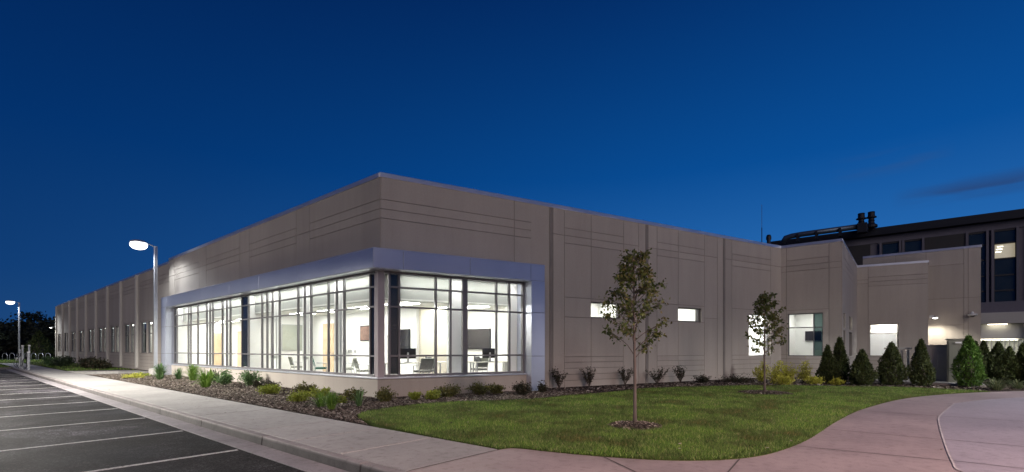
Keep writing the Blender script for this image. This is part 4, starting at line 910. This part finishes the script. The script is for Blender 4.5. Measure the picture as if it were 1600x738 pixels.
# far left small tree and conifer
def round_tree(x, y, H, w, m, label, seed, n=2600, ls=.2, z0=.3, name='broadleaf_tree', group=None):
    r = empty(name, (x, y, 0)); tag(r, label, 'tree', group); rg = np.random.default_rng(seed); rr = random.Random(seed)
    t = MB(); t.tube([(0, 0, 0), (.04 * H / 4, 0, H * .4), (0, .03, H * .9)], [.018 * H, .012 * H, .003 * H], 7)
    nc = 26; cs_ = []
    for k in range(nc):
        a = rr.uniform(0, 6.283); f = rr.uniform(0, 1); pr_ = math.sin(math.pi * (.15 + .8 * f)) ; q = math.sqrt(rr.uniform(.05, 1)) * w / 2 * pr_
        c = Vector((math.cos(a) * q, math.sin(a) * q, H * (z0 + (1 - z0) * f))); cs_.append(c); t.tube([(0, 0, max(H * .15, c.z - q * .8 - .1 * H)), c], [.006 * H, .002 * H], 4)
    t.build('trunk', M['bark2'], r)
    C = np.array([tuple(cs_[rr.randrange(nc)]) for _ in range(n)]) + rg.normal(size=(n, 3)) * np.array([w * .085, w * .085, H * .045])
    global rng; old = rng; rng = rg; leaves_np(C, ls, M[m], 'crown', r, asp=.7); rng = old
    return r
round_tree(2.2, 70, 3.9, 3.6, 'leaf_pale', 'small pale-leaved tree at the left edge beyond the parking lot', 201, 2600, .16, .38)
cone_tree(9.3, 104, 3.4, 4.6, 'arb', 'small conifer behind the bike racks beside the distant lamp', 210, name='conifer', cat='tree', group=None, n=4000, ls=.26)
bg_ = [(-22, 150, 14, 15, 'dark tree at the far left end of the distant row'), (-8, 156, 15, 14, 'dark tree second in the distant row, left of the distant lamp'), (4, 150, 13.5, 13, 'dark tree behind the distant lamp'), (14, 160, 17.0, 12, 'tallest dark tree in the distant row with an open top'),
       (24, 152, 14, 13, 'dark tree in the distant row left of the conifer'), (14, 132, 13.5, 12, 'dark tree touching the far end of the building'), (6, 138, 9, 12, 'lower dark tree in front of the distant row'), (20, 124, 9.5, 12, 'low dark tree behind the building end')]
for i, (x, y, h, w, lab) in enumerate(bg_): round_tree(x, y, h * .60, w, 'woods', lab, 220 + i, 3800, .6, .10, group='dark trees along the horizon')
n = 9000; wx = rng.uniform(-60, 60, n); wy = 168 + rng.uniform(-6, 14, n); wz = rng.uniform(0, 1, n) ** .9 * (6.6 + 1.2 * np.sin(wx * .21) + .8 * np.sin(wx * .53 + 1))
o = leaves_np(np.stack([wx, wy, wz], 1), 1.5, M['woods'], 'woodland', None, asp=.8); tag(o, 'dark wood closing the view at the far left horizon', 'woods', kind='stuff')
hb_ = MB(); hb_.box(-60, 60, 184, 186, -.3, 5.0); struct('dark_ridge', hb_, M['woods'])  # plain dark slab standing as a ridge behind the wood

# ================================================================ bike racks and charging posts
def rack(x, y, label):
    r = empty('bike_rack', (x, y, 0), R(-45)); tag(r, label, 'bike rack', 'inverted-U bike racks')
    mb = MB(); mb.tube([(-.32, 0, 0), (-.32, 0, .62)] + [(-.32 * math.cos(t), 0, .62 + .32 * math.sin(t)) for t in [math.pi * k / 10 for k in range(1, 10)]] + [(.32, 0, .62), (.32, 0, 0)], .032, 8); mb.build('hoop', M['galv'], r, smooth=True)
    for sx in (-1, 1):
        mb = MB(); mb.lathe((sx * .32, 0, 0), [(.09, 0), (.09, .02)], 12); mb.build('foot_plate', M['galv'], r)
r_px = [(5.41, 99.04), (6.14, 98.18), (7.0, 97.1), (7.6, 96.4), (8.3, 95.5), (8.8, 94.9), (9.37, 94.37)]
names = ['leftmost', 'second', 'third', 'fourth', 'fifth', 'sixth', 'rightmost']
for k in range(7):
    f = k / 6.; rack(5.41 + f * 3.96, 99.04 - f * 4.67, f'{names[k]} silver hoop in the row of bike racks beyond the charging posts')
def charger(x, y, label, tall):
    r = empty('charging_post', (x, y, 0)); tag(r, label, 'charging post', 'electric car charging posts')
    mb = MB(); mb.box(-.055, .055, -.05, .05, .0, tall); mb.build('post', M['steel'], r, bevel=.015)
    mb = MB(); mb.box(-.075, .075, -.07, .07, tall, tall + .08); mb.build('cap', M['whiteplastic'], r, bevel=.02)
    mb = MB(); mb.box(-.15, -.056, -.06, .06, .95, 1.22); mb.build('holster', M['dkmetal'], r, bevel=.01)
    mb = MB(); mb.tube([(-.12, 0, 1.05), (-.30, 0, .7), (-.34, 0, .3), (-.2, .05, .06), (-.10, .04, .3), (-.09, .02, .9)], .02, 6); mb.build('cable', M['black'], r, smooth=True)
charger(3.80, 54.5, 'lower charging post with a hanging cable, farthest left', 1.40); charger(3.80, 52.4, 'tall slim charging post second from the left', 1.72)
charger(3.82, 48.6, 'lower charging post with a cable, third from the left', 1.25); charger(3.98, 50.2, 'tall slim charging post nearest the building side', 1.74)

# ================================================================ utility cabinets on their pad
pd = MB(); pd.prism([(26.9, 1.5), (26.4, -2.0), (30.4, -2.0), (30.4, 1.5)], -.1, .10); tag(pd.build('equipment_pad', M['sidewalk'], None, bevel=.01), 'low concrete pad under the utility cabinets', 'concrete pad')
def cabinet(name, x0, x1, y0, y1, h, m, label, box=None):
    r = empty(name, ((x0 + x1) / 2, (y0 + y1) / 2, .10)); tag(r, label, 'utility cabinet', 'utility cabinets'); a = (x1 - x0) / 2; b = (y1 - y0) / 2
    mb = MB(); mb.box(-a, a, -b, b, 0, h); mb.build('body', M[m], r, bevel=.02)
    mb = MB(); mb.box(-a - .03, a + .03, -b - .03, b + .03, h, h + .05); mb.build('lid', M[m], r, bevel=.01)
    mb = MB(); mb.box(-a - .012, -a - .001, -b + .05, -.01, .08, h - .06); mb.build('door', M[m], r, bevel=.004)
    mb = MB(); mb.box(-a - .012, -a - .001, .01, b - .05, .08, h - .06); mb.build('door', M[m], r, bevel=.004)
    mb = MB(); mb.box(-a - .05, -a - .012, .03, .06, h * .45, h * .6); mb.build('handle', M['steel'], r)
    return r, a, b
cabinet('utility_cabinet', 27.5, 28.3, -1.62, -.92, 1.80, 'cabinet', 'tallest olive-grey utility cabinet with a small plate, left of the bright green evergreen')
t = tag(empty('warning_plate', (27.46, -1.28, 1.75)), 'small pale plate high on the tallest olive cabinet', 'sign plate')
mb = MB(); mb.box(-.012, .0, -.12, .12, 0, .06); mb.build('plate', M['whiteplastic'], t)
r, a, b = cabinet('utility_cabinet', 28.5, 29.3, -1.05, .10, 1.55, 'cabinet_grey', 'grey utility cabinet with a meter box, between the narrow evergreen and the tallest cabinet')
mb = MB(); mb.box(-a - .16, -a - .014, -b + .12, -b + .42, .62, 1.25); mb.build('meter_box', M['cabinet_grey'], r, bevel=.01)
r = empty('conduit_rack', (29.4, .85, .10)); tag(r, 'rack of grey vertical pipes and valves left of the narrow evergreen', 'pipe rack')
for k in range(4):
    mb = MB(); yy = -.45 + k * .22; mb.tube([(0, yy, 0), (0, yy, 1.38 - .0 * k)], .05, 12); mb.build('pipe', M['cabinet_grey'] if k % 2 else M['steel'], r)
mb = MB(); mb.box(-.06, .06, -.6, .45, 1.40, 1.48); mb.build('header', M['cabinet_grey'], r, bevel=.01)
mb = MB(); mb.tube([(0, -.75, 0), (0, -.75, 1.5), (0, -.95, 1.62), (0, -1.1, 1.5), (0, -1.1, 0)], .06, 12); mb.build('bent_pipe', M['dkmetal'], r)
mb = MB(); mb.lathe((-.05, -.75, 1.1), [(.02, -.09), (.10, -.07), (.10, .07), (.02, .09)], 14); mb.build('gauge', M['whiteplastic'], r)
# low vent on the wall foot
# ================================================================ the tall building behind
T = empty('tall_building', (90, 0, 0)); tag(T, 'dark multi-storey building with columns of windows rising behind the low wing', 'building')
FT = Fr((90.0, 0), (0, 1), (-1, 0))
def tp(mb, name, m, parent=T, **k):
    o = mb.build(name, M[m], None, **k); o.parent = parent; o.location = (-90, 0, 0) if parent is T else (0, 0, 0); return o
mb = MB(); mb.box(90.2, 120, -34, 18.5, -.3, 18.35); tp(mb, 'wall', 'farwall')
mb = MB(); mb.box(88.9, 121, -35, 19.0, 18.38, 19.45); tp(mb, 'roof_band', 'farroof')
mb = MB(); mb.fbox(FT, -34, 18.5, 17.35, 18.36, -.19, -.02); tp(mb, 'frieze', 'farwall')
for a, b in ((5.6, 11.4), (-4.9, -.6), (-16, -10.6)):
    mb = MB(); mb.fbox(FT, a, b, .0, 17.33, -.19, .12); tp(mb, 'dark_panel', 'farpanel')
for c in (4.35, 2.1, 1.75, -.45, -4.98, -6.95, -7.45, -9.75):
    mb = MB(); mb.fbox(FT, c - .13, c + .13, 0, 17.33, -.19, .30); tp(mb, 'pilaster', 'farwall')
zf = [17.15, 15.48, 13.45, 11.27, 9.25, 6.9, 5.2, 3.2]
def far_window(y0, y1, lit):
    f = MB()
    for z in zf: f.fbox(FT, y0, y1, z - .09, z + .09, -.19, .02)
    for y_ in (y0, y1): f.fbox(FT, y_ - .05, y_ + .05, zf[-1] - .09, zf[0] + .09, -.195, .03)
    w_ = tp(f, 'window', 'farpanel')
    for i in range(len(zf) - 1):
        z1, z0 = zf[i] - .09, zf[i + 1] + .09
        p_ = MB()
        if i in lit:
            p_.quad(FT.p(y0, -.1, z0), FT.p(y1, -.1, z0), FT.p(y1, -.1, z1), FT.p(y0, -.1, z1)); q_ = p_.build('lit_pane', M['glass'], None, recalc=False); q_.parent = w_
        else:
            p_.quad(FT.p(y0, -.1, z0), FT.p(y1, -.1, z0), FT.p(y1, -.1, z1), FT.p(y0, -.1, z1)); q_ = p_.build('pane', M['dark_glass'], None, recalc=False); q_.parent = w_
    return w_
M['far_room'] = emis('far_room', (1.0, .82, .52), .26)
far_window(2.3, 4.2, []); far_window(-.3, 1.6, []); far_window(-6.8, -5.1, []); far_window(-9.6, -7.6, [1, 5])
for z0, z1 in ((13.5, 15.4), (5.25, 6.85)):
    rm_ = MB(); rm_.box(90.195, 90.199, -9.6, -7.6, z0 - .0, z1); tp(rm_, 'lit_room', 'far_room')
    for k in range(3): rm_ = MB(); rm_.box(90.17, 90.19, -8.45 + .0 * k + k * .08, -7.9 + k * .08, z1 - .35 - k * .35, z1 - .28 - k * .35); tp(rm_, 'ceiling_light', 'far_light')
rm_ = MB(); rm_.box(90.195, 90.199, -6.8, -5.1, 12.3, 13.4); tp(rm_, 'lit_room', 'far_room')
# entrance block in front of it
E_ = empty('entrance_block', (70, -6, 0)); tag(E_, 'low flat-roofed entrance with bright glazing behind the evergreens at the right edge', 'entrance')
def ep(mb, name, m, **k): o = mb.build(name, M[m], None, **k); o.parent = E_; o.location = (-70, 6, 0); return o
XE = 68.; FE = Fr((XE, 0), (0, 1), (-1, 0))
mb = MB(); mb.fbox(FE, -8.35, -3.9, 4.9, 6.25, -6, 0); ep(mb, 'fascia', 'farwall', bevel=.02)
mb = MB(); mb.fbox(FE, -8.1, -3.9, 4.05, 5.15, -2, .6); ep(mb, 'canopy_roof', 'precast_light', bevel=.02)
mb = MB(); mb.fbox(FE, -8.3, -3.9, 2.55, 4.04, -5.9, -.6); ep(mb, 'upper_wall', 'wallpaint')
mb = MB(); mb.fbox(FE, -8.35, -8.0, 0, 4.9, -.5, 0); ep(mb, 'column', 'precast_light')
mb = MB(); mb.fbox(FE, -8.3, -3.9, 0, 2.5, -5.0, -4.9); ep(mb, 'lobby_wall', 'wallpaint')
mb = MB(); [mb.fbox(FE, y, y + .07, .0, 2.5, -.8, -.66) for y in np.arange(-8.2, -3.9, .32)]; ep(mb, 'blinds', 'whiteplastic')
mb = MB(); mb.fbox(FE, -8.3, -3.9, 0, 2.5, -.95, -.90); ep(mb, 'glazing', 'glass')
mb = MB(); mb.fbox(FE, -7.6, -4.4, 2.42, 2.48, -3.5, -1.3); ep(mb, 'ceiling_light', 'far_light')
mb = MB(); mb.fbox(FE, -6.7, -5.3, 3.98, 4.03, -.4, -.15); ep(mb, 'soffit_light', 'far_light')
# rooftop plant
t = empty('roof_duct', (86.5, 15.0, 19.45)); tag(t, 'long round-ended duct lying along the roof of the tall building', 'duct')
mb = MB(); mb.tube([(0, 1.6, -.9), (0, 1.2, -.2), (0, .4, -.05), (0, -1, .02), (0, -8.2, .02)], .40, 14); mb.build('tube', M['duct'], t, smooth=True)
for y_ in (-.5, -3.0, -6.0): mb = MB(); mb.box(-.6, .6, y_ - .15, y_ + .15, -1.1, .1); mb.build('bracket', M['farroof'], t)
mb = MB(); mb.box(-.7, .7, -9.3, -8.1, -1.0, .4); mb.build('junction', M['farroof'], t, bevel=.05)
mbv = None
for i, (yy, lab) in enumerate(((6.55, 'left one of two mushroom-shaped roof vents on the tall building'), (5.35, 'right one of two mushroom-shaped roof vents on the tall building'))):
    t = empty('roof_vent', (88.0, yy, 19.4)); tag(t, lab, 'roof vent', 'roof vents')
    mb = MB(); mb.lathe((0, 0, 0), [(.75, 0), (.75, .3), (.42, .55), (.36, .9), (.42, 1.0), (.36, 1.1), (.36, 1.45)], 18); mb.build('stack', M['farroof'], t)
    mb = MB(); mb.lathe((0, 0, 1.35), [(.35, 0), (.66, .08), (.62, .22), (.44, .28), (.42, .8), (.46, .85), (.40, .95)], 18); mb.build('cap', M['farroof'], t)
t = empty('antenna_mast', (33.0, 7.5, 6.7)); tag(t, 'thin whip antenna rising behind the roof edge right of the two trees', 'antenna')
mb = MB(); mb.tube([(0, 0, 0), (0, 0, 2.4)], .025, 6); mb.build('mast', M['dkmetal'], t); mb = MB(); mb.tube([(0, 0, 2.4), (0, 0, 3.85)], .012, 5); mb.build('whip', M['dkmetal'], t)
t = empty('roof_flue', (33.27, 7.17, 6.7)); tag(t, 'short black flue with a cap beside the whip antenna', 'flue')
mb = MB(); mb.lathe((0, 0, 0), [(.11, 0), (.11, 1.65)], 14); mb.build('pipe', M['black'], t); mb = MB(); mb.lathe((0, 0, 1.65), [(.15, 0), (.15, .18), (.10, .3)], 14); mb.build('cap', M['black'], t)
